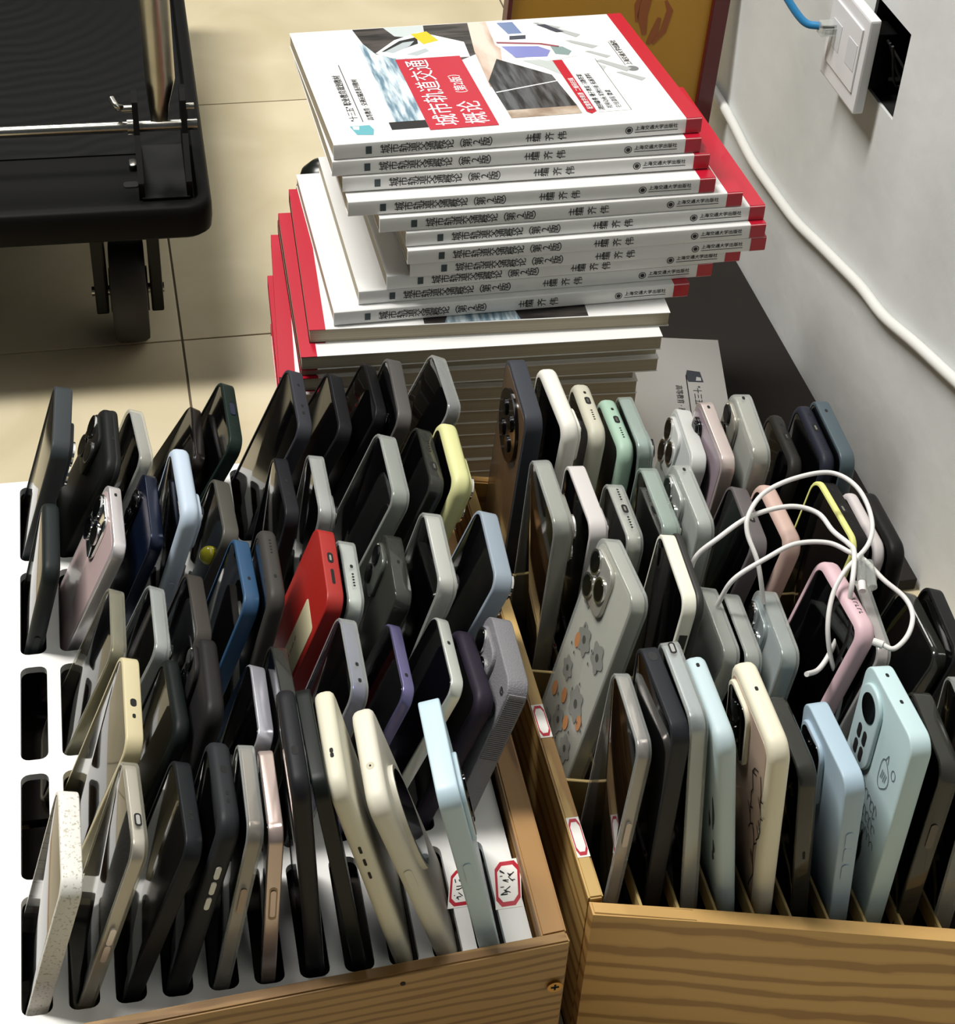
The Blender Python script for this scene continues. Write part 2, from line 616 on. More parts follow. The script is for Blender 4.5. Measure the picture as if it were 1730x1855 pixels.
# ================================================================== phones
POSE = {  # phone: top-edge middle x, y, z; slot x at the tray top; top-edge drift x, z; slot
    'E0': (-0.057, 0.649, 0.252, -0.087, -0.00, -0.02, 0), 'E1': (-0.020, 0.656, 0.265, -0.060, -0.03, -0.07, 1),
    'E2': (0.009, 0.658, 0.258, -0.034, -0.03, -0.09, 2), 'E3': (0.030, 0.659, 0.271, -0.007, -0.01, -0.10, 3),
    'E4': (0.044, 0.654, 0.270, 0.019, 0.02, -0.07, 4), 'E5': (0.055, 0.657, 0.261, 0.046, 0.02, -0.10, 5),
    'E6': (0.066, 0.638, 0.325, 0.073, 0.00, 0.04, 6), 'E7': (0.076, 0.640, 0.321, 0.099, -0.01, 0.03, 7),
    'E8': (0.086, 0.639, 0.319, 0.126, 0.02, 0.04, 8), 'E9': (0.108, 0.643, 0.297, 0.152, 0.02, 0.02, 9),
    'E10': (0.146, 0.638, 0.302, 0.179, 0.02, 0.05, 10), 'D1': (-0.017, 0.738, 0.261, -0.059, 0.02, 0.05, 1),
    'D2': (0.010, 0.755, 0.245, -0.033, -0.04, -0.10, 2), 'D3': (0.031, 0.752, 0.262, -0.006, 0.01, -0.08, 3),
    'D4': (0.060, 0.751, 0.235, 0.021, 0.02, -0.10, 4), 'D5': (0.075, 0.753, 0.248, 0.047, -0.01, -0.10, 5),
    'D6': (0.117, 0.749, 0.268, 0.074, 0.03, -0.06, 6), 'D7': (0.147, 0.752, 0.257, 0.100, 0.03, -0.10, 7),
    'D8': (0.177, 0.751, 0.259, 0.127, 0.04, -0.10, 8), 'D9': (0.194, 0.750, 0.246, 0.153, -0.01, -0.08, 9),
    'D10': (0.215, 0.750, 0.254, 0.180, 0.05, -0.10, 10), 'C1': (-0.023, 0.848, 0.222, -0.058, 0.02, -0.10, 1),
    'C2': (0.004, 0.848, 0.221, -0.032, -0.00, -0.10, 2), 'C3': (0.030, 0.849, 0.227, -0.005, -0.02, -0.10, 3),
    'C4': (0.062, 0.851, 0.252, 0.021, -0.01, -0.10, 4), 'C5': (0.078, 0.841, 0.265, 0.048, 0.01, -0.01, 5),
    'C6': (0.115, 0.837, 0.262, 0.075, 0.04, 0.01, 6), 'C7': (0.130, 0.846, 0.246, 0.101, 0.05, -0.08, 7),
    'C8': (0.161, 0.845, 0.248, 0.128, 0.06, -0.08, 8), 'C9': (0.186, 0.833, 0.271, 0.154, 0.03, 0.04, 9),
    'C10': (0.224, 0.835, 0.266, 0.181, 0.05, 0.01, 10), 'B0': (-0.063, 0.934, 0.225, -0.084, 0.02, 0.05, 0),
    'B1': (-0.018, 0.938, 0.233, -0.057, -0.01, 0.00, 1), 'B2': (0.007, 0.933, 0.243, -0.031, -0.01, 0.05, 2),
    'B3': (0.030, 0.933, 0.264, -0.004, -0.03, 0.05, 3), 'B4': (0.057, 0.946, 0.226, 0.022, -0.02, -0.10, 4),
    'B5': (0.099, 0.943, 0.243, 0.076, -0.01, -0.07, 6), 'B6': (0.123, 0.941, 0.244, 0.102, 0.02, -0.05, 7),
    'B7': (0.173, 0.932, 0.261, 0.129, 0.01, 0.03, 8), 'B8': (0.200, 0.940, 0.260, 0.155, 0.03, -0.05, 9),
    'B9': (0.217, 0.936, 0.265, 0.182, 0.03, -0.01, 10), 'A0': (-0.050, 1.028, 0.254, -0.083, 0.06, 0.05, 0),
    'A1': (-0.017, 1.034, 0.227, -0.056, -0.00, 0.01, 1), 'A2': (0.004, 1.043, 0.221, -0.030, -0.07, -0.08, 2),
    'A3': (0.045, 1.036, 0.222, -0.003, 0.03, -0.05, 3), 'A4': (0.070, 1.030, 0.243, 0.023, -0.00, 0.05, 4),
    'A5': (0.120, 1.029, 0.251, 0.077, 0.01, 0.04, 6), 'A6': (0.150, 1.032, 0.243, 0.103, 0.02, 0.01, 7),
    'A7': (0.177, 1.038, 0.248, 0.130, 0.02, -0.06, 8), 'A8': (0.193, 1.026, 0.256, 0.156, 0.04, 0.05, 9),
    'A9': (0.230, 1.033, 0.253, 0.183, -0.00, -0.01, 10), 'F0': (0.276, 0.685, 0.261, 0.265, 0.07, -0.10, 0),
    'F1': (0.288, 0.672, 0.291, 0.287, 0.00, -0.02, 1), 'F2': (0.299, 0.672, 0.296, 0.310, 0.04, -0.06, 2),
    'F3': (0.312, 0.661, 0.291, 0.332, 0.03, -0.03, 3), 'F4': (0.340, 0.649, 0.293, 0.354, 0.01, 0.01, 4),
    'F5': (0.367, 0.656, 0.256, 0.377, 0.06, -0.10, 5), 'F6': (0.392, 0.647, 0.254, 0.399, 0.03, -0.08, 6),
    'F7': (0.427, 0.645, 0.283, 0.421, 0.04, -0.09, 7), 'F8': (0.450, 0.637, 0.265, 0.443, 0.15, -0.10, 8),
    'F9': (0.469, 0.633, 0.280, 0.466, 0.16, -0.10, 9), 'G0': (0.297, 0.786, 0.280, 0.265, -0.01, -0.09, 0),
    'G1': (0.328, 0.771, 0.291, 0.310, 0.08, -0.07, 2), 'G2': (0.357, 0.762, 0.249, 0.332, 0.07, -0.07, 3),
    'G3': (0.372, 0.759, 0.245, 0.354, 0.09, -0.10, 4), 'G4': (0.394, 0.753, 0.250, 0.377, 0.11, -0.10, 5),
    'G5': (0.433, 0.743, 0.278, 0.399, -0.02, -0.03, 6), 'G6': (0.447, 0.732, 0.268, 0.421, 0.14, -0.02, 7),
    'G7': (0.486, 0.733, 0.254, 0.443, 0.09, -0.10, 8), 'G8': (0.498, 0.727, 0.261, 0.466, 0.15, -0.10, 9),
    'H0': (0.269, 0.870, 0.278, 0.265, 0.01, 0.04, 0), 'H1': (0.295, 0.874, 0.268, 0.287, 0.02, -0.04, 1),
    'H2': (0.323, 0.872, 0.252, 0.310, 0.05, -0.10, 2), 'H3': (0.342, 0.860, 0.272, 0.332, 0.04, -0.03, 3),
    'H4': (0.364, 0.855, 0.276, 0.354, 0.04, -0.03, 4), 'H5': (0.406, 0.852, 0.255, 0.377, 0.11, -0.10, 5),
    'H6': (0.426, 0.846, 0.260, 0.399, 0.05, -0.08, 6), 'H7': (0.465, 0.832, 0.267, 0.443, -0.00, -0.04, 8),
    'H8': (0.482, 0.831, 0.259, 0.466, 0.07, -0.10, 9), 'H9': (0.492, 0.826, 0.262, 0.488, 0.08, -0.10, 10),
    'I0': (0.272, 0.968, 0.290, 0.265, 0.03, 0.05, 0), 'I1': (0.296, 0.963, 0.284, 0.287, -0.03, 0.05, 1),
    'I2': (0.323, 0.974, 0.264, 0.310, 0.06, -0.10, 2), 'I3': (0.343, 0.967, 0.253, 0.332, 0.05, -0.10, 3),
    'I4': (0.354, 0.962, 0.258, 0.354, 0.06, -0.10, 4), 'I5': (0.396, 0.953, 0.248, 0.377, 0.12, -0.10, 5),
    'I6': (0.408, 0.935, 0.263, 0.399, 0.04, 0.04, 6), 'I7': (0.429, 0.926, 0.275, 0.421, 0.08, 0.05, 7),
    'I8': (0.463, 0.935, 0.250, 0.443, 0.11, -0.10, 8), 'I9': (0.479, 0.922, 0.264, 0.466, 0.07, -0.02, 9),
    'I10': (0.489, 0.917, 0.270, 0.488, 0.06, -0.01, 10),
}
exec_order = list(POSE)
CLEAR = clear_mat('clear_case', '#d9ddd9', 0.14)
CLEAR_G = clear_mat('clear_green_case', '#c0cdc6', 0.18)
CLEAR_D = clear_mat('smoky_case', '#3a3b36', 0.42)
CLEAR_Y = clear_mat('clear_yellowed_case', '#c6c4b2', 0.10)

# colour, kind, thickness mm, edge (f flat / r round), facing (L screen to the left, B back to the left), extras
# extras: cam=(type, n|f), holes=[(position -1..1 along the top edge, kind)], btn=[heights from top in mm], lip colour etc.
SPEC = {
    'E0': ('#dcdbd4', 'case', 12, 'f', 'L', dict(speck='#b3ad9d', d='speckled off-white cased phone')),
    'E1': ('#d9d2d1', 'clear', 9.5, 'f', 'L', dict(case='Y', holes=[(-.45, 'usb1')], btn=[62, 76], d='silver-pink phone in a clear yellowed case')),
    'E2': ('#191b1e', 'case', 10, 'f', 'L', dict(holes=[(-.3, 'mic'), (-.45, 'mic')], d='dark charcoal slim cased phone')),
    'E3': ('#26282b', 'case', 12.5, 'r', 'L', dict(holes=[(.25, 'jack'), (-.35, 'mic'), (-.55, 'mic')], pale_btn=[30, 42, 54], d='dark grey phone with three pale side buttons')),
    'E4': ('#8f7f72', 'clear', 9.5, 'f', 'L', dict(btn=[44], d='bronze framed phone in a clear case')),
    'E5': ('#cbb8b0', 'bare', 8.5, 'f', 'L', dict(pbtn=[44], d='rose gold phone with long side button')),
    'E6': ('#1c1c20', 'case', 10.5, 'r', 'L', dict(holes=[(-.35, 'jack')], backc='#c9d3d6', d='tall black cased phone with pale back edge')),
    'E7': ('#121714', 'case', 8.5, 'f', 'L', dict(case='D', d='black-green phone in a smoky case')),
    'E8': ('#d3cfba', 'case', 11, 'r', 'L', dict(holes=[(-.32, 'mic'), (-.42, 'mic')], slots=[52, 64, 77], d='cream cased phone with three dark side slots')),
    'E9': ('#d5d1c2', 'case', 12.5, 'r', 'L', dict(cam=('oval', 'n'), btn=[62], holes=[(-.3, 'dimple')], d='cream phone with big oval camera window')),
    'E10': ('#b7cdd8', 'case', 12.5, 'f', 'L', dict(cam=('plate', 'n'), btn=[62], d='light blue silicone cased phone leaning over')),
    'D1': ('#c4b994', 'case', 10.5, 'f', 'L', dict(holes=[(-.1, 'jack'), (-.42, 'mic')], d='champagne gold phone with headphone hole')),
    'D2': ('#121817', 'case', 10, 'r', 'L', dict(d='black-green slim cased phone')),
    'D3': ('#201f20', 'case', 12, 'r', 'B', dict(cam=('sq2', 'f'), d='black glossy phone, camera side out')),
    'D4': ('#b9b9c2', 'bare', 10, 'f', 'L', dict(d='silver bumper phone with black screen')),
    'D5': ('#161816', 'clear', 10, 'f', 'L', dict(case='D', d='near-black phone in a smoky case')),
    'D6': ('#5c5b86', 'clear', 11, 'f', 'L', dict(holes=[(-.35, 'mic'), (-.8, 'mic')], d='blue-violet phone in a clear case')),
    'D7': ('#68648c', 'bare', 7.8, 'f', 'L', dict(holes=[(-.6, 'mic')], d='thin lilac phone with black screen')),
    'D8': ('#c9cdc6', 'bare', 8.2, 'f', 'L', dict(holes=[(.2, 'mic')], d='silver-white rimmed phone with black screen')),
    'D9': ('#251f2c', 'case', 12.5, 'r', 'L', dict(d='dark plum silicone cased phone')),
    'D10': ('#77767a', 'case', 14, 'f', 'B', dict(cam=('sq3', 'f'), ornate=True, d='grey ridged phone with silver filigree back')),
    'C1': ('#7d7963', 'clear', 10.5, 'f', 'L', dict(case='Y', d='olive-grey phone in a clear case')),
    'C2': ('#aab0b1', 'clear', 10.5, 'f', 'L', dict(cam=('sq2', 'n'), d='silver phone in a clear case')),
    'C3': ('#3f3b37', 'case', 11, 'f', 'L', dict(d='brown-grey cased phone')),
    'C4': ('#284a6b', 'case', 10.5, 'f', 'L', dict(holes=[(-.35, 'mic')], d='steel blue cased phone')),
    'C5': ('#3a3835', 'case', 11.5, 'r', 'L', dict(holes=[(.45, 'dots'), (-.45, 'mic')], d='taupe-grey cased phone with speaker holes')),
    'C6': ('#9c211b', 'case', 11.5, 'f', 'B', dict(holes=[(.15, 'usb'), (-.4, 'slot')], sticker=True, d='red cased phone with cream label on back')),
    'C7': ('#d9ddda', 'clear', 11.5, 'f', 'L', dict(holes=[(.1, 'mic'), (-.35, 'dots')], d='white phone in a clear case')),
    'C8': ('#61655f', 'clear', 12, 'f', 'B', dict(case='D', cam=('sq2', 'f'), holes=[(.05, 'mic')], d='grey smoky phone, camera side out')),
    'C9': ('#d2d0cb', 'clear', 12.5, 'f', 'L', dict(cam=('sq2', 'n'), d='white-framed phone in a thick clear case')),
    'C10': ('#8b97a3', 'case', 12.5, 'f', 'L', dict(cam=('sq3', 'n'), d='blue-grey cased phone with camera bump')),
    'B0': ('#1c2222', 'case', 12, 'r', 'L', dict(btn=[62], d='dark green-black phone with side button')),
    'B1': ('#cfcacc', 'bare', 9, 'f', 'B', dict(cam=('chrome', 'f'), backc='#b9a3a2', holes=[(.7, 'mic')], d='pink-backed phone with chrome camera')),
    'B2': ('#141d33', 'bare', 9, 'f', 'B', dict(cam=('pill', 'f'), d='navy phone in a clear bumper')),
    'B3': ('#b1c0d0', 'case', 12.5, 'r', 'L', dict(cam=('sq2', 'n'), btn=[62], d='powder blue cased phone')),
    'B4': ('#494841', 'case', 11.5, 'f', 'L', dict(charm=True, d='warm grey phone beside a yellow bead')),
    'B5': ('#1b1b1f', 'case', 10, 'f', 'L', dict(holes=[(.1, 'mic'), (-.4, 'mic')], d='matte black slim cased phone')),
    'B6': ('#a9a9ab', 'clear', 11, 'f', 'L', dict(cam=('sq2', 'n'), d='pale grey phone with rounded bump')),
    'B7': ('#8d9288', 'clear', 13, 'f', 'L', dict(d='graphite phone in a thick clear case')),
    'B8': ('#4b4943', 'clear', 11, 'f', 'L', dict(case='D', holes=[(.3, 'dots'), (-.45, 'usb')], d='dark smoky phone with charging port up')),
    'B9': ('#cfcf95', 'case', 13, 'r', 'L', dict(cam=('sq3', 'n'), d='pale yellow cased phone')),
    'A0': ('#34393c', 'case', 13, 'f', 'L', dict(cam=('sq3', 'n'), d='slate grey cased phone with camera bump')),
    'A1': ('#161716', 'case', 12, 'r', 'B', dict(cam=('sq3', 'f'), holes=[(-.1, 'mic')], seam=True, d='black cased phone, camera side out')),
    'A2': ('#a39c92', 'clear', 10.5, 'f', 'L', dict(d='warm silver phone in a clear case')),
    'A3': ('#25211f', 'bare', 8, 'f', 'L', dict(d='thin black-brown phone')),
    'A4': ('#172420', 'case', 10, 'f', 'L', dict(holes=[(.4, 'mic'), (-.5, 'mic')], btnTop=True, d='bottle green cased phone')),
    'A5': ('#34353b', 'case', 11, 'f', 'L', dict(holes=[(.45, 'mic'), (-.3, 'mic'), (-.55, 'mic')], d='slate violet cased phone')),
    'A6': ('#1a1a1d', 'case', 11, 'f', 'L', dict(d='plain matte black cased phone')),
    'A7': ('#121214', 'case', 9, 'f', 'L', dict(cam=('sq2', 'n'), d='black cased phone with shiny corner')),
    'A8': ('#514e4c', 'case', 11, 'f', 'L', dict(d='stone grey cased phone')),
    'A9': ('#6d6c72', 'clear', 10.5, 'f', 'L', dict(d='gunmetal phone in a clear case')),
    'F0': ('#b3a9a4', 'clear', 9.5, 'f', 'L', dict(btn=[60], d='rose-grey phone in a clear case')),
    'F1': ('#25272b', 'case', 11, 'f', 'L', dict(holes=[(.75, 'ring')], d='charcoal cased phone with round opening')),
    'F2': ('#aab2b8', 'clear', 11, 'f', 'L', dict(holes=[(.8, 'usb1')], d='silver-blue phone in a clear bumper case')),
    'F3': ('#b8cbd0', 'case', 12.5, 'r', 'B', dict(holes=[(.75, 'mic')], marks='#3d4547', d='mint-blue cased phone with black print')),
    'F4': ('#e2dcc5', 'case', 13, 'r', 'B', dict(cam=('plate', 'f'), holes=[(.3, 'mic')], tree=True, backc='#b9a493', d='cream cased phone with black branch drawing')),
    'F5': ('#3f3b33', 'clear', 12, 'r', 'L', dict(case='D', slots=[66], d='brown phone in a rounded smoky case')),
    'F6': ('#a6bccb', 'case', 12.5, 'f', 'B', dict(cam=('plate', 'f'), btn=[42, 55, 70], d='sky blue cased phone with three side buttons')),
    'F7': ('#bcd4d7', 'case', 13, 'f', 'B', dict(cam=('window', 'f'), holes=[(.7, 'mic'), (-.05, 'mic')], doodle=True, d='pale aqua phone with doodle print on back')),
    'F8': ('#54504b', 'clear', 12, 'f', 'L', dict(case='D', btn=[44], d='dark phone in a smoky bumper case')),
    'F9': ('#3b3b3d', 'clear', 12, 'f', 'L', dict(d='black phone in a clear case')),
    'G0': ('#b9b8ae', 'clear', 12, 'f', 'B', dict(cam=('sq3', 'f'), backc='#b6b2a1', flowers=True, d='phone with flower print back and three black lenses')),
    'G1': ('#dcdbcc', 'case', 12, 'f', 'L', dict(bumper=True, letters=True, d='white cased phone with black bumper strip')),
    'G2': ('#a3a39c', 'clear', 12, 'f', 'B', dict(backc='#55523f', d='grey phone in clear case with olive back')),
    'G3': ('#a5a7a2', 'clear', 11.5, 'f', 'L', dict(d='pale grey phone in a clear case')),
    'G4': ('#9aa5a6', 'clear', 12.5, 'f', 'B', dict(cam=('sq3', 'f'), backc='#7f8f98', d='blue-grey backed phone in a rounded clear case')),
    'G5': ('#d6b6bd', 'case', 12.5, 'r', 'L', dict(label_text=True, d='pink cased phone under the looped white cable')),
    'G6': ('#cfbfc1', 'clear', 9.5, 'f', 'L', dict(d='pale pink thin phone')),
    'G7': ('#3a3d40', 'clear', 10, 'f', 'L', dict(case='D', d='graphite phone in a smoky case')),
    'G8': ('#1a1a1b', 'case', 10, 'f', 'L', dict(d='matte black cased phone')),
    'H0': ('#93938a', 'clear', 13, 'r', 'L', dict(cam=('sq3', 'n'), d='graphite phone in a rounded clear case')),
    'H1': ('#c3bfbd', 'case', 12, 'f', 'L', dict(cam=('sq2', 'n'), d='pinkish grey cased phone with camera bump')),
    'H2': ('#c5c4bb', 'clear', 12, 'f', 'L', dict(holes=[(.55, 'dots'), (.0, 'usb'), (-.5, 'dots')], d='white phone in clear case with port side up')),
    'H3': ('#a7b4ae', 'clear', 12, 'f', 'L', dict(case='G', cam=('sq2', 'n'), d='pale green-grey phone in a clear bumper')),
    'H4': ('#b3b8b4', 'clear', 12, 'f', 'B', dict(cam=('sq3', 'f'), backc='#8f968f', holes=[(.8, 'mic')], d='silver phone in clear case with camera side out')),
    'H5': ('#5d5859', 'case', 12, 'f', 'L', dict(holes=[(-.2, 'usb')], backc='#39413d', d='mauve-grey cased phone with top opening')),
    'H6': ('#c2a69b', 'case', 12.5, 'r', 'L', dict(d='salmon pink cased phone')),
    'H7': ('#151413', 'case', 12.5, 'f', 'L', dict(holes=[(.7, 'mic'), (.05, 'usb'), (-.5, 'dots')], yellow_rim=True, d='black cased phone with lemon yellow rim')),
    'H8': ('#c6bfbe', 'case', 8, 'r', 'L', dict(d='white cased phone')),
    'H9': ('#141312', 'case', 11.5, 'r', 'L', dict(d='thick matte black cased phone')),
    'I0': ('#363940', 'case', 12.5, 'f', 'B', dict(cam=('ring', 'f'), backc='#57432f', d='slate phone with huge round camera, brown back')),  # back panel colour is a brown reflection, painted on
    'I1': ('#dcdad0', 'case', 12.5, 'r', 'L', dict(cam=('sq2', 'n'), d='ivory white cased phone')),
    'I2': ('#b9b7a6', 'case', 12.5, 'r', 'L', dict(holes=[(.55, 'mic'), (.2, 'usb'), (-.4, 'dots')], d='cream grey cased phone with port side up')),
    'I3': ('#9ab6a4', 'case', 12, 'r', 'L', dict(holes=[(.5, 'mic'), (.05, 'usb'), (-.5, 'dots')], slots=[34, 46], d='mint green cased phone with port side up')),
    'I4': ('#b2bfbc', 'clear', 10.5, 'f', 'L', dict(case='G', cam=('sq2', 'n'), d='pale teal phone in a clear case')),
    'I5': ('#bdbfbc', 'case', 11.5, 'f', 'B', dict(cam=('sq3', 'f'), backc='#b3b7b6', d='silver-white cased phone with three round lenses')),
    'I6': ('#cdbfba', 'bare', 10, 'f', 'B', dict(cam=('pill', 'f'), holes=[(.8, 'mic')], backc='#8e7f88', d='rose-white phone with mauve back')),
    'I7': ('#a8a59a', 'clear', 13.5, 'r', 'B', dict(cam=('sq2', 'f'), backc='#8e8c7f', holes=[(.8, 'mic')], d='thick clear-cased phone showing its camera')),
    'I8': ('#262522', 'case', 10, 'r', 'L', dict(holes=[(.5, 'mic'), (.0, 'usb'), (-.5, 'dots')], d='black-brown cased phone with port side up')),
    'I9': ('#232530', 'case', 10.5, 'r', 'L', dict(holes=[(.6, 'mic'), (.1, 'usb'), (-.5, 'dots')], d='midnight navy cased phone with port side up')),
    'I10': ('#414f56', 'case', 10.5, 'f', 'L', dict(holes=[(.6, 'mic')], d='slate teal cased phone')),
}
ORD = ['first', 'second', 'third', 'fourth', 'fifth', 'sixth', 'seventh', 'eighth', 'ninth', 'tenth', 'eleventh']
ROWT = {'E': 'front-panel row', 'D': 'second row from panel', 'C': 'middle row', 'B': 'fourth row from panel', 'A': 'row nearest books'}
ROWR = {'F': 'front row', 'G': 'second row', 'H': 'third row', 'I': 'back row'}


def hx(c):
    return c.strip('#')


def disc(bm, cx, cy, cz, r, x0, x1, n=20, ry=None, rz=None):
    ry = ry or r
    rz = rz or r
    rings = [[(x, cy + ry * math.cos(2 * math.pi * k / n), cz + rz * math.sin(2 * math.pi * k / n)) for k in range(n)] for x in (x0, x1)]
    return rings_mesh(bm, rings)


def camera(root, typ, side, xs, W, H, case_m):
    """camera unit on the +X (back) face at xs; side: +1 far / -1 near in local Y"""
    def part(name, bm, m, par, sm=35):
        return obj(name, bm, m, par, sm)
    if typ in ('sq2', 'sq3', 'chrome'):
        s = 0.038 if typ != 'sq2' else 0.030
        yc = side * (W / 2 - s / 2 - 0.005)
        zc = H - 0.005 - s
        bm = bmesh.new()
        slab(bm, s, s * (1.0 if typ != 'sq2' else 1.1), 0.0034, 0.009, 0.001, z0=zc - (0 if typ != 'sq2' else s * .1), xc=xs + 0.0011, yc=yc)
        cm = part('camera_bump', bm, CHROME if typ == 'chrome' else case_m, root)
        pos = [(-.24, .25), (-.24, -.25), (.24, 0)] if typ != 'sq2' else [(-.15, .25), (-.15, -.3)]
        for a, b in pos:
            bm = bmesh.new()
            disc(bm, 0, yc - side * a * s, zc + s / 2 + b * s, s * 0.235, xs + 0.001, xs + 0.0042)
            rg = part('lens_ring', bm, CHROME if typ in ('chrome', 'sq3') else mat('dark_metal_ring', '#3a3a3c', 0.25, metal=1.0), cm)
            bm = bmesh.new()
            disc(bm, 0, yc - side * a * s, zc + s / 2 + b * s, s * 0.19, xs + 0.003, xs + 0.0044)
            part('lens', bm, LENS, cm)
        bm = bmesh.new()
        disc(bm, 0, yc + side * 0.30 * s, zc + s * 0.85, 0.0026, xs + 0.002, xs + 0.0032, 12)
        part('flash', bm, mat('flash_lens', '#e9e6d8', 0.2), cm)
    elif typ in ('ring', 'oval'):
        bm = bmesh.new()
        ry, rz = (0.027, 0.027) if typ == 'ring' else (0.024, 0.040)
        zc = H - 0.008 - rz if typ == 'ring' else H - 0.016 - rz
        yc = 0 if typ == 'ring' else -0.006 * side * -1 * -1
        if typ == 'oval':
            yc = side * 0.008
        disc(bm, 0, yc, zc, 0, xs - 0.002, xs + 0.003, 40, ry, rz)
        cm = part('camera_ring', bm, BLACK_GLASS if typ == 'ring' else case_m, root)
        if typ == 'oval':
            bm = bmesh.new()
            disc(bm, 0, yc, zc, 0, xs - 0.002, xs + 0.0033, 40, ry - .0025, rz - .0025)
            part('camera_glass', bm, BLACK_GLASS, cm)
        for k in range(4 if typ == 'ring' else 0):
            a = R(45 + 90 * k)
            bm = bmesh.new()
            cyl_y, cyl_z = yc + ry * .5 * math.cos(a), zc + rz * .5 * math.sin(a)
            disc(bm, 0, cyl_y, cyl_z, 0.0062, xs + 0.001, xs + 0.0042)
            part('lens_ring', bm, mat('dark_metal_ring', '#3a3a3c', 0.25, metal=1.0), cm)
            bm = bmesh.new()
            disc(bm, 0, cyl_y, cyl_z, 0.0048, xs + 0.003, xs + 0.0045)
            part('lens', bm, LENS, cm)
    elif typ == 'pill':
        bm = bmesh.new()
        slab(bm, 0.018, 0.046, 0.0034, 0.008, 0.001, z0=H - 0.055, xc=xs + 0.001, yc=side * (W / 2 - 0.016))
        cm = part('camera_bump', bm, BLACK_GLASS, root)
        for k in range(3):
            bm = bmesh.new()
            disc(bm, 0, side * (W / 2 - 0.016), H - 0.017 - 0.0145 * k, 0.0058, xs + 0.001, xs + 0.0036)
            part('lens_ring', bm, mat('dark_metal_ring', '#3a3a3c', 0.25, metal=1.0), cm)
            bm = bmesh.new()
            disc(bm, 0, side * (W / 2 - 0.016), H - 0.017 - 0.0145 * k, 0.0044, xs + 0.002, xs + 0.004)
            part('lens', bm, LENS, cm)
    elif typ == 'plate':
        bm = bmesh.new()
        slab(bm, 0.036, 0.050, 0.003, 0.010, 0.001, z0=H - 0.058, xc=xs + 0.0012, yc=side * (W / 2 - 0.024))
        cm = part('camera_bump', bm, case_m, root)
        bm = bmesh.new()
        slab(bm, 0.031, 0.045, 0.002, 0.008, 0.0004, z0=H - 0.0555, xc=xs + 0.0022, yc=side * (W / 2 - 0.024))
        part('camera_glass', bm, BLACK_GLASS, cm)
        for k in range(2):
            bm = bmesh.new()
            disc(bm, 0, side * (W / 2 - 0.024), H - 0.022 - 0.02 * k, 0.0072, xs + 0.001, xs + 0.0042)
            part('lens', bm, LENS, cm)
    elif typ == 'window':
        yc = side * (W / 2 - 0.021)
        bm = bmesh.new()
        slab(bm, 0.030, 0.060, 0.003, 0.014, 0.0012, z0=H - 0.066, xc=xs + 0.0012, yc=yc)
        cm = part('camera_bump', bm, case_m, root)
        bm = bmesh.new()
        disc(bm, 0, yc, H - 0.021, 0.0098, xs + 0.001, xs + 0.0032, 28)
        part('lens', bm, LENS, cm)
        for a in (-1, 1):
            for b in (0, 1):
                bm = bmesh.new()
                slab(bm, 0.0052, 0.0105, 0.001, 0.0025, 0.0002, z0=H - 0.0475 - 0.0125 * b, xc=xs + 0.0026, yc=yc + a * 0.0042)
                part('small_window', bm, HOLE, cm)


def strokes(bm, lines, x, wdt=0.0006):
    """flat drawn lines on the back face: lists of (y, z)"""
    for ln in lines:
        for (a, b), (c, d) in zip(ln, ln[1:]):
            v = Vector((c - a, d - b))
            if v.length < 1e-6:
                continue
            n = Vector((-v.y, v.x)).normalized() * wdt / 2
            e = v.normalized() * wdt * 0.3
            p = [(a - e.x + n.x, b - e.y + n.y), (c + e.x + n.x, d + e.y + n.y), (c + e.x - n.x, d + e.y - n.y), (a - e.x - n.x, b - e.y - n.y)]
            bm.faces.new([bm.verts.new((x, yy, zz)) for yy, zz in p])
    return bm


def blob(n, y, z, ry, rz, lobes=0, amp=0.0):
    return [(y + ry * (1 + amp * math.cos(lobes * 2 * math.pi * k / n)) * math.cos(2 * math.pi * k / n),
             z + rz * (1 + amp * math.cos(lobes * 2 * math.pi * k / n)) * math.sin(2 * math.pi * k / n)) for k in range(n)]


SHELF = {}
for k, p in POSE.items():
    SHELF[k[0]] = max(SHELF.get(k[0], 0), p[2])
FLOORZ = {k: max(0.02, v - (0.192 if k in 'EFG' else 0.176)) for k, v in SHELF.items()}

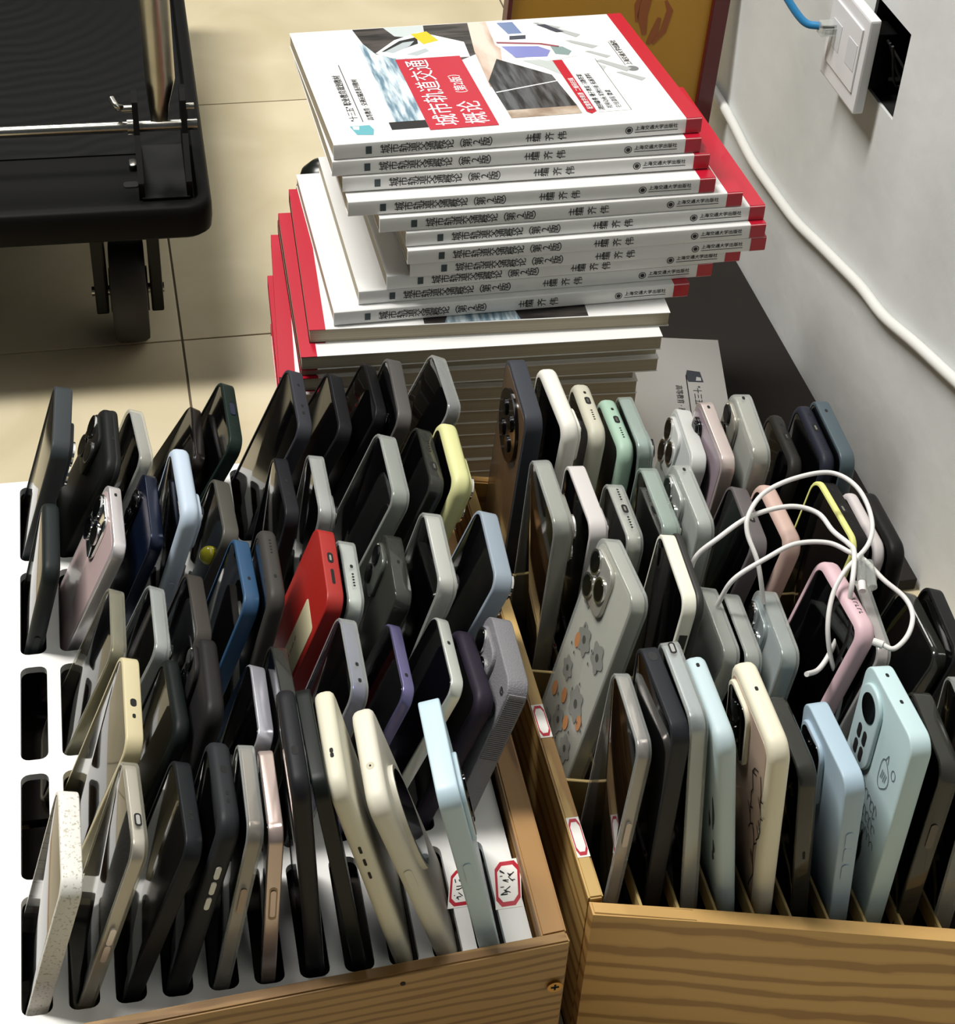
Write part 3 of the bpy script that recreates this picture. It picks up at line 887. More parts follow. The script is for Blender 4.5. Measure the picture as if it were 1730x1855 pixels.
for pid, (tx, ty, tz, bx, ux, uz, slot) in POSE.items():
    col, kind, tmm, edge, face, ex = SPEC[pid]
    t = tmm / 1000
    row = pid[0]
    left = row in 'ABCDE'
    W = {'case': 0.0765, 'clear': 0.0755, 'bare': 0.0735}[kind]
    u = Vector((ux, math.sqrt(max(0.5, 1 - ux * ux - uz * uz)), uz)).normalized()
    T = Vector((tx, ty, tz))
    za = ZP - (0.0028 if left else 0.0085)
    v = Vector((tx - bx, -(tz - za) * uz - (tx - bx) * ux, tz - za))
    v = (v - u * v.dot(u)).normalized()
    n = u.cross(v)
    H = min(0.2, max(0.128, (tz - FLOORZ[row] - 0.001) / v.z))
    if face == 'B':
        X, Y = -n, -u
        fs = -1
    else:
        X, Y = n, u
        fs = 1
    M = Matrix.Translation(T - v * H) @ Matrix((X, Y, v)).transposed().to_4x4()
    root = empty('mobile_phone', M)
    if left:
        lab = '%s, %s, %s slot from white end' % (ex['d'], ROWT[row], ORD[slot])
        grp = 'phones standing in the white slotted tray'
    else:
        lab = '%s, rack %s, %s slot from rim' % (ex['d'], ROWR[row], ORD[slot])
        grp = 'phones standing in the pine divider rack'
    tag(root, lab, 'phone', grp)
    r = 0.0115 if edge == 'f' else 0.013
    e = 0.0011 if edge == 'f' else min(0.0042, t * 0.36)
    # ---- body
    if kind == 'case':
        cm = mat('case_' + hx(col), col, 0.42 if edge == 'f' else 0.5, speck=ex.get('speck'), scale=620 if ex.get('speck') else 60,
                 bump=0.5 if ex.get('ornate') else 0.0, bscale=900, spec=0.18 if sum(lin(col)[:3]) < 0.16 else 0.45)
        bm = bmesh.new()
        slab(bm, W, H, t, r, e, lip=0.0013, depth=0.0011)
        obj('phone_case', bm, cm, root, 35)
        sw, xs = W - 2 * (e + 0.0018), t / 2
        bm = bmesh.new()
        slab(bm, sw, H - 2 * (e + 0.0018), 0.0009, r - e - 0.0018, 0.0002, z0=e + 0.0018, xc=-t / 2 + 0.00075)
        obj('screen', bm, BLACK_GLASS, root, 35)
    else:
        bare = kind == 'bare'
        tt = t if bare else t - 0.0024
        ww = W if bare else W - 0.0034
        hh = H if bare else H - 0.0034
        z0 = 0 if bare else 0.0017
        cm = mat('frame_' + hx(col), col, 0.26, metal=0.55)
        bm = bmesh.new()
        slab(bm, ww, hh, tt, r - 0.0015, 0.0009, z0=z0)
        obj('phone_body', bm, cm, root, 35)
        bm = bmesh.new()
        slab(bm, ww - 0.0026, hh - 0.0026, 0.0006, r - 0.0028, 0.0002, z0=z0 + 0.0013, xc=-tt / 2 - 0.0001)
        obj('screen', bm, BLACK_GLASS, root, 35)
        xs = t / 2
        if not bare:
            cmm = {'Y': CLEAR_Y, 'G': CLEAR_G, 'D': CLEAR_D}.get(ex.get('case'), CLEAR)
            # shell: bumper band with a floor, open at the screen
            bm = bmesh.new()
            prof = []
            ee = e if edge == 'f' else 0.003
            for k in range(4):
                a = R(90 * k / 3)
                prof.append((ee * (1 - math.sin(a)), t / 2 - ee * (1 - math.cos(a))))
            prof += [(0, -t / 2 + 0.0006), (0.0006, -t / 2), (0.0020, -t / 2), (0.0020, -t / 2 + 0.0010)]
            rings = [[(x, y, d + z) for y, z in outline(W - 2 * d, H - 2 * d, r - d)] for d, x in prof]
            vs = [[bm.verts.new(p) for p in ring] for ring in rings]
            nn = len(vs[0])
            for a, b in zip(vs, vs[1:]):
                for i in range(nn):
                    bm.faces.new((a[i], a[(i + 1) % nn], b[(i + 1) % nn], b[i]))
            bm.faces.new(vs[0])
            obj('clear_case', bm, cmm, root, 35)
    if ex.get('backc'):
        bm = bmesh.new()
        xb = (t / 2) if kind != 'clear' else (t / 2 - 0.0010)
        slab(bm, W - 2 * e - 0.004, H - 2 * e - 0.004, 0.0003, r - e - 0.001, 0.0001, z0=e + 0.002, xc=xb + 0.00012)
        obj('back_panel', bm, mat('back_' + hx(ex['backc']), ex['backc'], 0.3, coat=0.4), root, 35)
    if 'cam' in ex:
        sd = 1 if ex['cam'][1] == 'f' else -1
        camera(root, ex['cam'][0], sd * fs, xs, W, H, cm)
    # ---- openings along the top edge
    for pos, hk in ex.get('holes', []):
        y = pos * fs * W * 0.42
        z1 = H + 0.00012
        def pill(name, yy, wy, wx, m=HOLE, zz=z1):
            bm = bmesh.new()
            ring = outline(wy, wx, wx / 2 - 1e-5, 4)
            rings_mesh(bm, [[(q2 - wx / 2, yy + q1, zc) for q1, q2 in ring] for zc in (zz - 0.0005, zz)])
            return obj(name, bm, m, root)
        if hk == 'mic':
            pill('mic_hole', y, 0.0034, 0.0020)
        elif hk == 'jack':
            pill('headphone_jack', y, 0.0062, 0.0038)
        elif hk == 'slot':
            pill('speaker_slot', y, 0.014, 0.0022)
        elif hk in ('usb', 'usb1'):
            pill('charging_port', y, 0.0100, 0.0040, HOLE)
            if hk == 'usb':
                pill('port_tongue', y, 0.0052, 0.0014, STEEL, z1 + .0001)
            else:
                pill('port_plug', y, 0.0072, 0.0022, mat('port_grey', '#9a9a96', 0.5), z1 + .0001)
        elif hk == 'ring':
            pill('round_opening', y, 0.0075, 0.0052, mat('rim_shadow', '#111216', 0.3))
        elif hk == 'dimple':
            pill('mic_dimple', y, 0.0050, 0.0046, mat('dimple_beige', '#b9b39d', 0.6))
            pill('mic_hole', y, 0.0014, 0.0012, HOLE, z1 + .0001)
        elif hk == 'dots':
            for k in range(5):
                pill('speaker_hole', y + (k - 2) * 0.0030, 0.0016, 0.0016)
    # ---- side buttons on the near edge
    ys = -fs * W / 2

    def side_pill(name, top_mm, ln, wd, proud, m):
        bm = bmesh.new()
        ring = outline(wd, ln, wd / 2 - 1e-5, 4)
        y0, y1 = ys + fs * 0.0006, ys - fs * proud
        rings_mesh(bm, [[(q1, yy, H - top_mm / 1000 - ln + q2) for q1, q2 in ring] for yy in (y0, y1)])
        return obj(name, bm, m, root)
    for b in ex.get('btn', []):
        side_pill('side_button', b, 0.0135 if len(ex['btn']) > 1 else 0.020, t * 0.36, 0.0007, cm)
    for b in ex.get('pbtn', []):
        side_pill('button_surround', b - 2, 0.026, t * 0.55, 0.0002, mat('button_bronze', '#8d7a62', 0.35, metal=0.7))
        side_pill('side_button', b, 0.021, t * 0.36, 0.0008, cm)
    for b in ex.get('pale_btn', []):
        side_pill('side_button', b, 0.0095, 0.0030, 0.0009, mat('pale_button', '#d9dad2', 0.4))
    for b in ex.get('slots', []):
        side_pill('side_slot', b, 0.0065, 0.0016, 0.0002, HOLE)
    # ---- decorations
    xb = xs + 0.00025
    if ex.get('sticker'):
        bm = bmesh.new()
        slab(bm, 0.030, 0.075, 0.0002, 0.003, 0.00005, z0=H - 0.105, xc=xs + 0.0002, yc=0.018)
        st = obj('paper_label', bm, mat('cream_label', '#cfc8a4', 0.6), root)
        bm = bmesh.new()
        strokes(bm, [[(.012 + .001 * k, H - .058 - .005 * k), (.0135 + .001 * k, H - .060 - .005 * k - .001 * (k % 2))] for k in range(5)], xs + .0004, .0012)
        obj('label_marks', bm, INK, st)
    if ex.get('flowers'):
        rnd = random.Random(3)
        groups = {'#878983': [], '#c08558': [], '#4f504b': []}
        for (a, b, s, lob) in [(-.10, .36, .0105, 6), (.24, .33, .010, 5), (-.22, .53, .008, 6), (.16, .57, .0115, 6), (-.05, .72, .009, 5), (.25, .75, .009, 6), (-.27, .80, .008, 6), (.05, .88, .008, 5), (-.3, .22, .008, 6)]:
            groups['#878983'].append(blob(30, a * W, H * (1 - b), s, s, lob, .16))
            groups['#4f504b'].append(blob(14, a * W, H * (1 - b), s * .28, s * .28))
        for (a, b) in [(-.22, .40), (.33, .60), (-.1, .62), (.1, .68), (-.32, .66)]:
            groups['#c08558'].append(blob(16, a * W, H * (1 - b), .0042, .0058))
        for k in range(26):
            groups['#4f504b'].append(blob(8, rnd.uniform(-.42, .42) * W, H * (1 - rnd.uniform(.3, .95)), .0008, .0013))
        for gi, (c_, polys) in enumerate(groups.items()):
            bm = bmesh.new()
            for po in polys:
                bm.faces.new([bm.verts.new((xb + 0.0001 + gi * 0.00004 + 0.0000, y, z)) for y, z in po])
            obj('flower_print', bm, mat('print_' + hx(c_), c_, 0.4), root)
    if ex.get('tree'):
        rnd = random.Random(5)
        lines = []
        for (y, z) in [(.34 * W, H * .25), (.40 * W, H * .52), (.22 * W, H * .50)]:
            pts = [(y, z)]
            for k in range(9):
                y += rnd.uniform(-.002, .0034)
                z += .0062
                pts.append((max(-W * .46, min(W * .46, y)), min(z, H - .004)))
                if rnd.random() < .7:
                    lines.append([pts[-1], (pts[-1][0] + rnd.choice((-1, 1)) * rnd.uniform(.003, .007), min(H - .003, pts[-1][1] + rnd.uniform(.002, .007)))])
            lines.append(pts)
        bm = bmesh.new()
        strokes(bm, lines, xb + 0.0003, 0.0010)
        obj('branch_print', bm, INK, root)
    if ex.get('marks'):
        bm = bmesh.new()
        for (y, z, a, b) in [(.40 * W, H * .62, .0022, .014), (.41 * W, H * .46, .002, .006), (.39 * W, H * .41, .002, .004), (.30 * W, H * .55, .002, .007)]:
            bm.faces.new([bm.verts.new((xb, yy, zz)) for yy, zz in blob(14, y, z, a, b, 3, .25)])
        obj('black_print', bm, mat('print_' + hx(ex['marks']), ex['marks'], .5), root)
    if ex.get('doodle'):
        lines = []
        cy_, cz_ = .20 * W, H - .046
        lines.append(blob(22, cy_, cz_, .0068, .0105, 3, .12) + [blob(22, cy_, cz_, .0068, .0105, 3, .12)[0]])
        lines.append([(cy_ - .002, cz_ + .0108), (cy_ + .0008, cz_ + .0165), (cy_ + .002, cz_ + .0108)])
        lines.append(blob(12, cy_ + .011, cz_ + .010, .0027, .0034) + [blob(12, cy_ + .011, cz_ + .010, .0027, .0034)[0]])
        for k in range(4):
            lines.append([(cy_ - .003 + .002 * k, cz_ - .004 + .001 * (k % 2)), (cy_ - .002 + .002 * k, cz_ + .003)])
        rnd = random.Random(11)
        for ln_ in range(3):
            y = -.18 * W + ln_ * 0.003
            for k in range(7):
                lines.append(blob(9, y + k * .0052, H - .072 - ln_ * .0115 - k * .0006, .0021, .0043 + rnd.uniform(-.0006, .0006), rnd.choice((2, 3)), .22)[:rnd.choice((6, 8, 9))])
        bm = bmesh.new()
        strokes(bm, lines, xb + .0001, .00055)
        obj('doodle_print', bm, mat('print_slate', '#4a5558', .5), root)
        bm = bmesh.new()
        bm.faces.new([bm.verts.new((xb, yy, zz)) for yy, zz in blob(24, .12 * W, H * .36, .0036, .0145, 4, .2)])
        obj('dark_print', bm, INK, root)
    if ex.get('ornate'):
        lines = []
        rnd = random.Random(2)
        for k in range(34):
            cy_, cz_ = rnd.uniform(-.42, .42) * W, H * rnd.uniform(.25, .98)
            rad = rnd.uniform(.003, .0065)
            s0 = rnd.uniform(0, 6)
            dr = rnd.choice((-1, 1))
            lines.append([(max(-W * .47, min(W * .47, cy_ + rad * (1 - q / 16) * math.cos(s0 + dr * q * .55))), min(H - .002, cz_ + rad * (1 - q / 16) * math.sin(s0 + dr * q * .55))) for q in range(14)])
        bm = bmesh.new()
        strokes(bm, lines, xs + .0006, .0011)
        bmesh.ops.solidify(bm, geom=bm.faces[:], thickness=0.0004)
        obj('filigree', bm, mat('old_silver', '#9a9a98', .3, metal=.9), root)
        bm = bmesh.new()
        for k in range(34):   # ridges round the near corner and edge
            zz = H - 0.006 - k * 0.0016
            box(bm, -t / 2 + .0015, t / 2 - .0012, min(ys - fs * -.0004, ys - fs * .0005), max(ys - fs * -.0004, ys - fs * .0005), zz - .0004, zz + .0004)
        rg = obj('edge_ridges', bm, cm, root)
        tag(rg, kind='stuff')
    if ex.get('bumper'):
        bm = bmesh.new()
        slab(bm, W + .0026, H, t * .42, r + .001, .0018, z0=.0013, xc=t * .42)
        obj('black_bumper', bm, mat('bumper_black', '#1f1f1c', .55), root, 35)
    if ex.get('letters'):
        bm = bmesh.new()
        box(bm, -t * .30, t * .12, ys - fs * .0002 - .0002, ys - fs * .0002 + .0002, H - .062, H - .026)
        lp = obj('lettered_panel', bm, mat('panel_black', '#1c1d18', .5), root)
        text('panel_lettering', 'JUST\nDO', 0.0055, frame(Vector((-t * .26, ys - .0006, H - .045)), Vector((0, 0, 1)), Vector((-1, 0, 0)), Vector((0, -1, 0))), mat('print_sage', '#b9bd9c', .5), lp, spacing=.8)
    if ex.get('label_text'):
        bm = bmesh.new()
        for k in range(5):
            y_ = -.006 - k * .0032
            box(bm, -.0016, .0014, y_ - .0003, y_ + .0003, H, H + .0001)
            box(bm, -.0016 + .0024 * (k % 2), -.0010 + .0024 * (k % 2), y_ - .0016, y_, H, H + .0001)
        obj('case_marks', bm, INK, root)
    if ex.get('yellow_rim'):
        bm = bmesh.new()
        slab(bm, W + .0016, H, t * .34, r + .001, .0014, z0=.0008, xc=-t * .42, lip=.0012, depth=.0006)
        obj('yellow_rim', bm, mat('rim_lemon', '#dfe08a', .5), root, 35)
        bm = bmesh.new()
        slab(bm, W - .0042, H - .0058, .0004, r - .0016, .0001, z0=.0037, xc=-t * .59 + .0004)
        obj('screen_glass', bm, BLACK_GLASS, root, 35)
    if ex.get('seam'):
        bm = bmesh.new()
        slab(bm, W + .0012, H, t * .4, r + .0008, .0016, z0=.0006, xc=-t * .25)
        obj('case_shell', bm, cm, root, 35)
    if ex.get('btnTop'):
        bm = bmesh.new()
        ring = outline(.013, .004, .0019, 4)
        rings_mesh(bm, [[(q2 - .002, fs * .002 + q1, zc) for q1, q2 in ring] for zc in (H - .0004, H + .0007)])
        obj('top_button', bm, mat('button_navy', '#20263a', .4), root)

# shelves inside the boxes that the phones stand on
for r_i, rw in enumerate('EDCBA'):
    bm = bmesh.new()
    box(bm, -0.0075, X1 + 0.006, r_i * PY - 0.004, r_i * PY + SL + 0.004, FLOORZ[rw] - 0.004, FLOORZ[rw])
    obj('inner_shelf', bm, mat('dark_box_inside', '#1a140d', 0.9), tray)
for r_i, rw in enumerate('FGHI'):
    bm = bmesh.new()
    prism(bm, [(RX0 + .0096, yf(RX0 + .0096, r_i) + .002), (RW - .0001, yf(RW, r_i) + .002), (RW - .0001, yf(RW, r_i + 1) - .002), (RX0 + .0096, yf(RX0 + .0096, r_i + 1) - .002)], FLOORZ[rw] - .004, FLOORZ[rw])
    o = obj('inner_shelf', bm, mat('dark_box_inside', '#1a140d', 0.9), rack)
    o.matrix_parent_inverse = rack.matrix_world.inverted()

# yellow bead among the phones
bm = bmesh.new()
bmesh.ops.create_icosphere(bm, subdivisions=3, radius=0.0068)
o = obj('bead', bm, mat('glossy_yellow', '#c9c021', 0.2, coat=0.6), None, 60)
o.location = (0.041, 0.916, 0.2075)
tag(o, 'glossy yellow round bead between the grey and blue phones', 'bead')


# ================================================================== stickers
def sticker(name, corners, z, label, scribble=None, thick=0.0003):
    """corners: quad (world xy): near-left, near-right, far-right, far-left"""
    A, B, C_, D = [Vector((x, y, 0)) for x, y in corners]
    cen = (A + B + C_ + D) / 4
    root = empty(name, Matrix.Translation((cen.x, cen.y, z)))
    tag(root, label, 'sticker', 'handwritten slot stickers')

    def P(a, b):
        return (A * (1 - a) * (1 - b) + B * a * (1 - b) + C_ * a * b + D * (1 - a) * b) - cen
    def poly(pts, h, m, nm):
        bm = bmesh.new()
        prism(bm, [(P(a, b).x, P(a, b).y) for a, b in pts], h - thick, h)
        return obj(nm, bm, m, root)
    oct_ = lambda i, k: [(i + k, i), (1 - i - k, i), (1 - i, i + k * .7), (1 - i, 1 - i - k * .7), (1 - i - k, 1 - i), (i + k, 1 - i), (i, 1 - i - k * .7), (i, i + k * .7)]
    poly([(0, 0), (1, 0), (1, 1), (0, 1)], thick, PAPER, 'paper')
    poly(oct_(.04, .2), thick + .0001, RED_INK, 'red_border')
    poly(oct_(.13, .17), thick + .0002, PAPER, 'paper_centre')
    if scribble:
        rnd = random.Random(scribble)
        bm = bmesh.new()
        for blk in range(3):
            b0 = .22 + .2 * blk
            for k in range(7):
                a1, b1 = rnd.uniform(.26, .74), b0 + rnd.uniform(0, .16)
                a2, b2 = a1 + rnd.uniform(-.28, .28), b1 + rnd.choice((0, 1)) * rnd.uniform(-.1, .1)
                a2 = min(.78, max(.22, a2))
                p, q_ = P(a1, b1), P(a2, b2)
                dv = (q_ - p)
                if dv.length < 1e-4:
                    continue
                nn = Vector((-dv.y, dv.x, 0)).normalized() * .00035
                bm.faces.new([bm.verts.new(v_ + Vector((0, 0, thick + .00035))) for v_ in (p + nn, q_ + nn, q_ - nn, p - nn)])
        obj('handwriting', bm, INK, root)
    return root


sticker('slot_sticker', [(0.1575, 0.638), (0.1735, 0.638), (0.1800, 0.667), (0.1650, 0.667)], ZP, 'red-bordered handwritten sticker on white board before the light blue phone', 4)
sticker('slot_sticker', [(0.1865, 0.6325), (0.2030, 0.6325), (0.2100, 0.669), (0.1925, 0.669)], ZP, 'red-bordered handwritten sticker on white board beside the wooden side panel', 9)
sticker('rim_sticker', [(RX0 + .0008, 0.659), (RX0 + .009, 0.659), (RX0 + .009, 0.691), (RX0 + .0008, 0.691)], 0.155, 'white red-edged sticker on the rack rim near its front corner')
sticker('rim_sticker', [(RX0 + .0008, 0.760), (RX0 + .009, 0.760), (RX0 + .009, 0.790), (RX0 + .0008, 0.790)], 0.155, 'white red-edged sticker farther along the rack rim')
sticker('divider_sticker', [(0.2749, 0.657), (0.2773, 0.657), (0.2773, 0.688), (0.2749, 0.688)], 0.1485, 'narrow white sticker on the rack divider in front row')
sticker('divider_sticker', [(0.2749, 0.847), (0.2773, 0.847), (0.2773, 0.878), (0.2749, 0.878)], 0.1485, 'narrow white sticker on the rack divider in third row')

# ================================================================== books
BL, BD, BT = 0.285, 0.21, 0.01264
COVER = mat('book_cover_white', '#e6e6e4', 0.32, coat=0.15)
m_, N_, K_, b_ = new_mat('page_edges')
tc_ = N_.new('ShaderNodeTexCoord')
mp_ = N_.new('ShaderNodeMapping')
mp_.inputs['Scale'].default_value = (3, 3, 900)
K_.new(tc_.outputs['Object'], mp_.inputs['Vector'])
no_ = N_.new('ShaderNodeTexNoise')
no_.inputs['Scale'].default_value = 2
K_.new(mp_.outputs['Vector'], no_.inputs['Vector'])
rp_ = N_.new('ShaderNodeValToRGB')
rp_.color_ramp.elements[0].color = lin('#8c826d')
rp_.color_ramp.elements[1].color = lin('#bdb39d')
K_.new(no_.outputs['Fac'], rp_.inputs['Fac'])
K_.new(rp_.outputs['Color'], b_.inputs['Base Color'])
b_.inputs['Roughness'].default_value = 0.8
PAGES = m_


def book_meshes(wedge):
    """local: x along the spine (head 0, tail BL), y from spine to fore-edge, z up. thinner towards the fore-edge by wedge"""
    def zz(y, z):
        return z * (1 - wedge * y / BD / BT)
    out = {}
    # cover: C-shaped profile with rounded spine corners, swept along x
    c = 0.0005
    prof_o = [(BD, 0), (0.0012, 0), (0.0003, 0.0006), (0, 0.0016), (0, BT - 0.0016), (0.0003, BT - 0.0006), (0.0012, BT), (BD, BT)]
    prof_i = [(BD, BT - c), (0.0022, BT - c), (0.0022, c), (BD, c)]
    loop = prof_o + prof_i
    bm = bmesh.new()
    rings = [[(x, y, zz(y, z)) for y, z in loop] for x in (0, BL)]
    rings_mesh(bm, rings)
    out['cover'] = (bm, COVER, 30)
    bm = bmesh.new()
    b0, b1 = BL - 0.0125, BL + 0.00015
    e = 0.00015
    prof = [(BD + e, -e), (0.001, -e), (-e, 0.0012), (-e, BT - 0.0012), (0.001, BT + e), (BD + e, BT + e), (BD + e, BT - c), (0.0022, BT - c), (0.0022, c), (BD + e, c)]
    rings_mesh(bm, [[(x, y, zz(y, z)) for y, z in prof] for x in (b0, b1)])
    out['red_band'] = (bm, RED_INK, 30)
    bm = bmesh.new()
    y0, y1 = 0.0023, BD - 0.0008
    vs = [bm.verts.new((x, y, zz(y, z))) for z in (c + 1e-5, BT - c - 1e-5) for y in (y0, y1) for x in (0.0006, BL - 0.0006)]
    for f in [(0, 1, 3, 2), (4, 6, 7, 5), (0, 4, 5, 1), (2, 3, 7, 6), (0, 2, 6, 4), (1, 5, 7, 3)]:
        bm.faces.new([vs[i] for i in f])
    out['pages'] = (bm, PAGES, None)
    return out


def make_book(root, wedge, proto=None):
    parts = []
    for nm, (bm, m, sm) in book_meshes(wedge).items():
        parts.append(obj(nm, bm, m, root, sm))
    # spine lettering: characters stacked head to tail
    X_, Y_, Z_ = Vector((0, 0, 1)), Vector((-1, 0, 0)), Vector((0, -1, 0))
    fr = lambda x, z: frame(Vector((x, -0.0002, z)), X_, Y_, Z_)
    bm = bmesh.new()
    prism(bm, [(0.0262 - .0022, -.00028), (0.0262 + .0022, -.00028), (0.0262 + .0022, -.0001), (0.0262 - .0022, -.0001)], BT * .26, BT * .74)
    obj('spine_emblem', bm, mat('emblem_teal', '#3c4a4e', .5), root)
    text('spine_title', '\n'.join('城市轨道交通概论︵第2版︶'), 0.0078, fr(0.0415, BT / 2), INK, root, 'CENTER', 0.885)
    text('spine_author', '\n'.join('主编 齐 伟'), 0.0076, fr(0.1520, BT / 2), INK, root, 'CENTER', 0.66)
    # publisher: set along the spine
    bm = bmesh.new()
    n = 18
    for r0, r1 in ((0.0030, 0.0024), (0.0017, 0.0)):
        for k in range(n):
            a, b = 2 * math.pi * k / n, 2 * math.pi * (k + 1) / n
            pts = [(r0, a), (r0, b), (r1, b), (r1, a)] if r1 else [(r0, a), (r0, b), (0, a)]
            bm.faces.new([bm.verts.new((0.2270 + rr_ * math.cos(q), -0.00025, BT / 2 + rr_ * math.sin(q))) for rr_, q in pts])
    obj('publisher_mark', bm, INK, root)
    text('publisher_name', '上海交通大学出版社', 0.0038, frame(Vector((0.2318, -0.0002, BT * .50)), Vector((1, 0, 0)), Vector((0, 0, 1)), Vector((0, -1, 0))), INK, root)
    bm = bmesh.new()
    prism(bm, [(0.2318, -.00028), (0.2660, -.00028), (0.2660, -.0001), (0.2318, -.0001)], BT * .33, BT * .36)
    obj('publisher_rule', bm, INK, root)
    return root


def copy_thing(root):
    r = root.copy()
    COL.objects.link(r)
    for ch in list(root.children):
        c_ = ch.copy()
        COL.objects.link(c_)
        c_.parent = r
    return r


# upper stack, spines out, bottom to top:  head x, spine y
UP = [(0.1563, 1.112, 0.0), (0.1765, 1.119, 0.1), (0.198, 1.118, 0.2), (0.2152, 1.114, -0.2), (0.2125, 1.112, 0.0), (0.2120, 1.117, 0.3), (0.192, 1.119, 0.1),
      (0.169, 1.124, -0.4), (0.1670, 1.138, -0.3), (0.1596, 1.140, 0.0), (0.1610, 1.142, 1.2)]
WEDGE = 0.0012
zb = 0.2535
uproto = None
for i, (x, y, yaw) in enumerate(UP):
    if uproto is None:
        uproto = empty('textbook')
        make_book(uproto, WEDGE)
        b = uproto
        UP_CH = list(uproto.children)
    else:
        b = copy_thing(uproto)
    tilt = -i * WEDGE / BD
    b.matrix_world = Matrix.Translation((x, y, zb + i * BT)) @ Matrix.Rotation(R(yaw + 0.6), 4, 'Z') @ Matrix.Rotation(tilt, 4, 'X')
    n_ = i + 1
    if i == 10:
        lb = 'white textbook on top of the stack, train cover and red title block showing'
    elif i == 0:
        lb = 'white textbook, spine out, lowest of the spine-out books, red tail band'
    else:
        lb = 'white textbook with red-banded spine outward, %s spine below the top book' % ORD[9 - i]
    tag(b, lb, 'book', 'white textbooks stacked spine outward')
    top_book = b

# lower stack, turned round, fore-edges out: head to the right, red band to the left
LOW_L = [0.126, 0.124, 0.125, 0.122, 0.123, None, 0.118, 0.116, 0.114, 0.121, 0.119, 0.117, 0.1125, 0.117, 0.116, 0.1145, 0.126, 0.1245, 0.124, 0.134]
LOW_YAW = {19: -3, 18: -2.2, 17: -2.2, 16: -2.4, 15: -4.5, 14: -4.2, 13: -4.2}
lproto = None
for i, xl in enumerate(LOW_L):
    z = i * BT
    if lproto is None:
        lproto = empty('textbook_turned')
        for nm, (bm, m, sm) in book_meshes(0.0).items():
            obj(nm, bm, m, lproto, sm)
        b = lproto
    else:
        b = copy_thing(lproto)
    rnd = random.Random(i)
    yfr = 1.099 + rnd.uniform(0, .006)
    if i >= 16:
        yfr = {19: 1.099, 18: 1.084, 17: 1.094, 16: 1.090}[i]
    if xl is None:   # the book that sticks out towards the wall
        yaw = R(180 - 12)
        cen = Vector((0.388, 1.221, z))
        b.matrix_world = Matrix.Translation(cen) @ Matrix.Rotation(yaw, 4, 'Z') @ Matrix.Translation((-BL / 2, -BD / 2, 0))
        lb = 'white textbook sticking out of the lower stack towards the wall, building emblem showing'
        side_book = b
    else:
        yaw = R(180 + LOW_YAW.get(i, -3.5) + rnd.uniform(-.3, .3))
        b.matrix_world = Matrix.Translation((xl + BL / 2 + 0.008, yfr + BD / 2 + .004, z)) @ Matrix.Rotation(yaw, 4, 'Z') @ Matrix.Translation((-BL / 2, -BD / 2, 0))
        if i == 19:
            lb = 'textbook with page edges outward, directly under the spine-out books'
        elif i == 0:
            lb = 'textbook with page edges outward, lying on the floor tiles'
        else:
            lb = 'textbook with page edges outward, %s up from the floor in the lower stack' % (ORD + ['twelfth', 'thirteenth', 'fourteenth', 'fifteenth', 'sixteenth', 'seventeenth', 'eighteenth', 'nineteenth'])[i]
    tag(b, lb, 'book', 'white textbooks stacked page edge outward')


# ---- cover print (local book coordinates in mm: x head->tail, y spine->fore-edge)
def zc(y, wedge):
    return BT - wedge * y / 1000 / BD


def cover_poly(root, name, pts, m, lev, wedge):
    bm = bmesh.new()
    bm.faces.new([bm.verts.new((x / 1000, y / 1000, zc(y, wedge) + 0.0001 + lev * 0.00004)) for x, y in pts])
    return obj(name, bm, m, root)


def cover_text(root, name, body, size, x, y, m, lev, wedge, spacing=1.0):
    return text(name, body, size / 1000, frame(Vector((x / 1000, y / 1000, zc(y, wedge) + 0.0001 + lev * 0.00004)), Vector((0, 1, -wedge / BD)).normalized(), Vector((-1, 0, 0)), Vector((0, 0, 1))), m, root, spacing=spacing)


def photo_mat(name, c1, c2, scale=18, stretch=(1, 1, 1), detail=4):
    if name in MATS:
        return MATS[name]
    m, N, K, b = new_mat(name)
    tc = N.new('ShaderNodeTexCoord')
    mp = N.new('ShaderNodeMapping')
    mp.inputs['Scale'].default_value = stretch
    mp.inputs['Rotation'].default_value = (0, 0, 0.5)
    n = N.new('ShaderNodeTexNoise')
    n.inputs['Scale'].default_value = scale
    n.inputs['Detail'].default_value = detail
    r = N.new('ShaderNodeValToRGB')
    r.color_ramp.elements[0].position = .38
    r.color_ramp.elements[1].position = .62
    r.color_ramp.elements[0].color = lin(c1)
    r.color_ramp.elements[1].color = lin(c2)
    K.new(tc.outputs['Object'], mp.inputs['Vector'])
    K.new(mp.outputs['Vector'], n.inputs['Vector'])
    K.new(n.outputs['Fac'], r.inputs['Fac'])
    K.new(r.outputs['Color'], b.inputs['Base Color'])
    b.inputs['Roughness'].default_value = .32
    b.inputs['Coat Weight'].default_value = .15
    MATS[name] = m
    return m


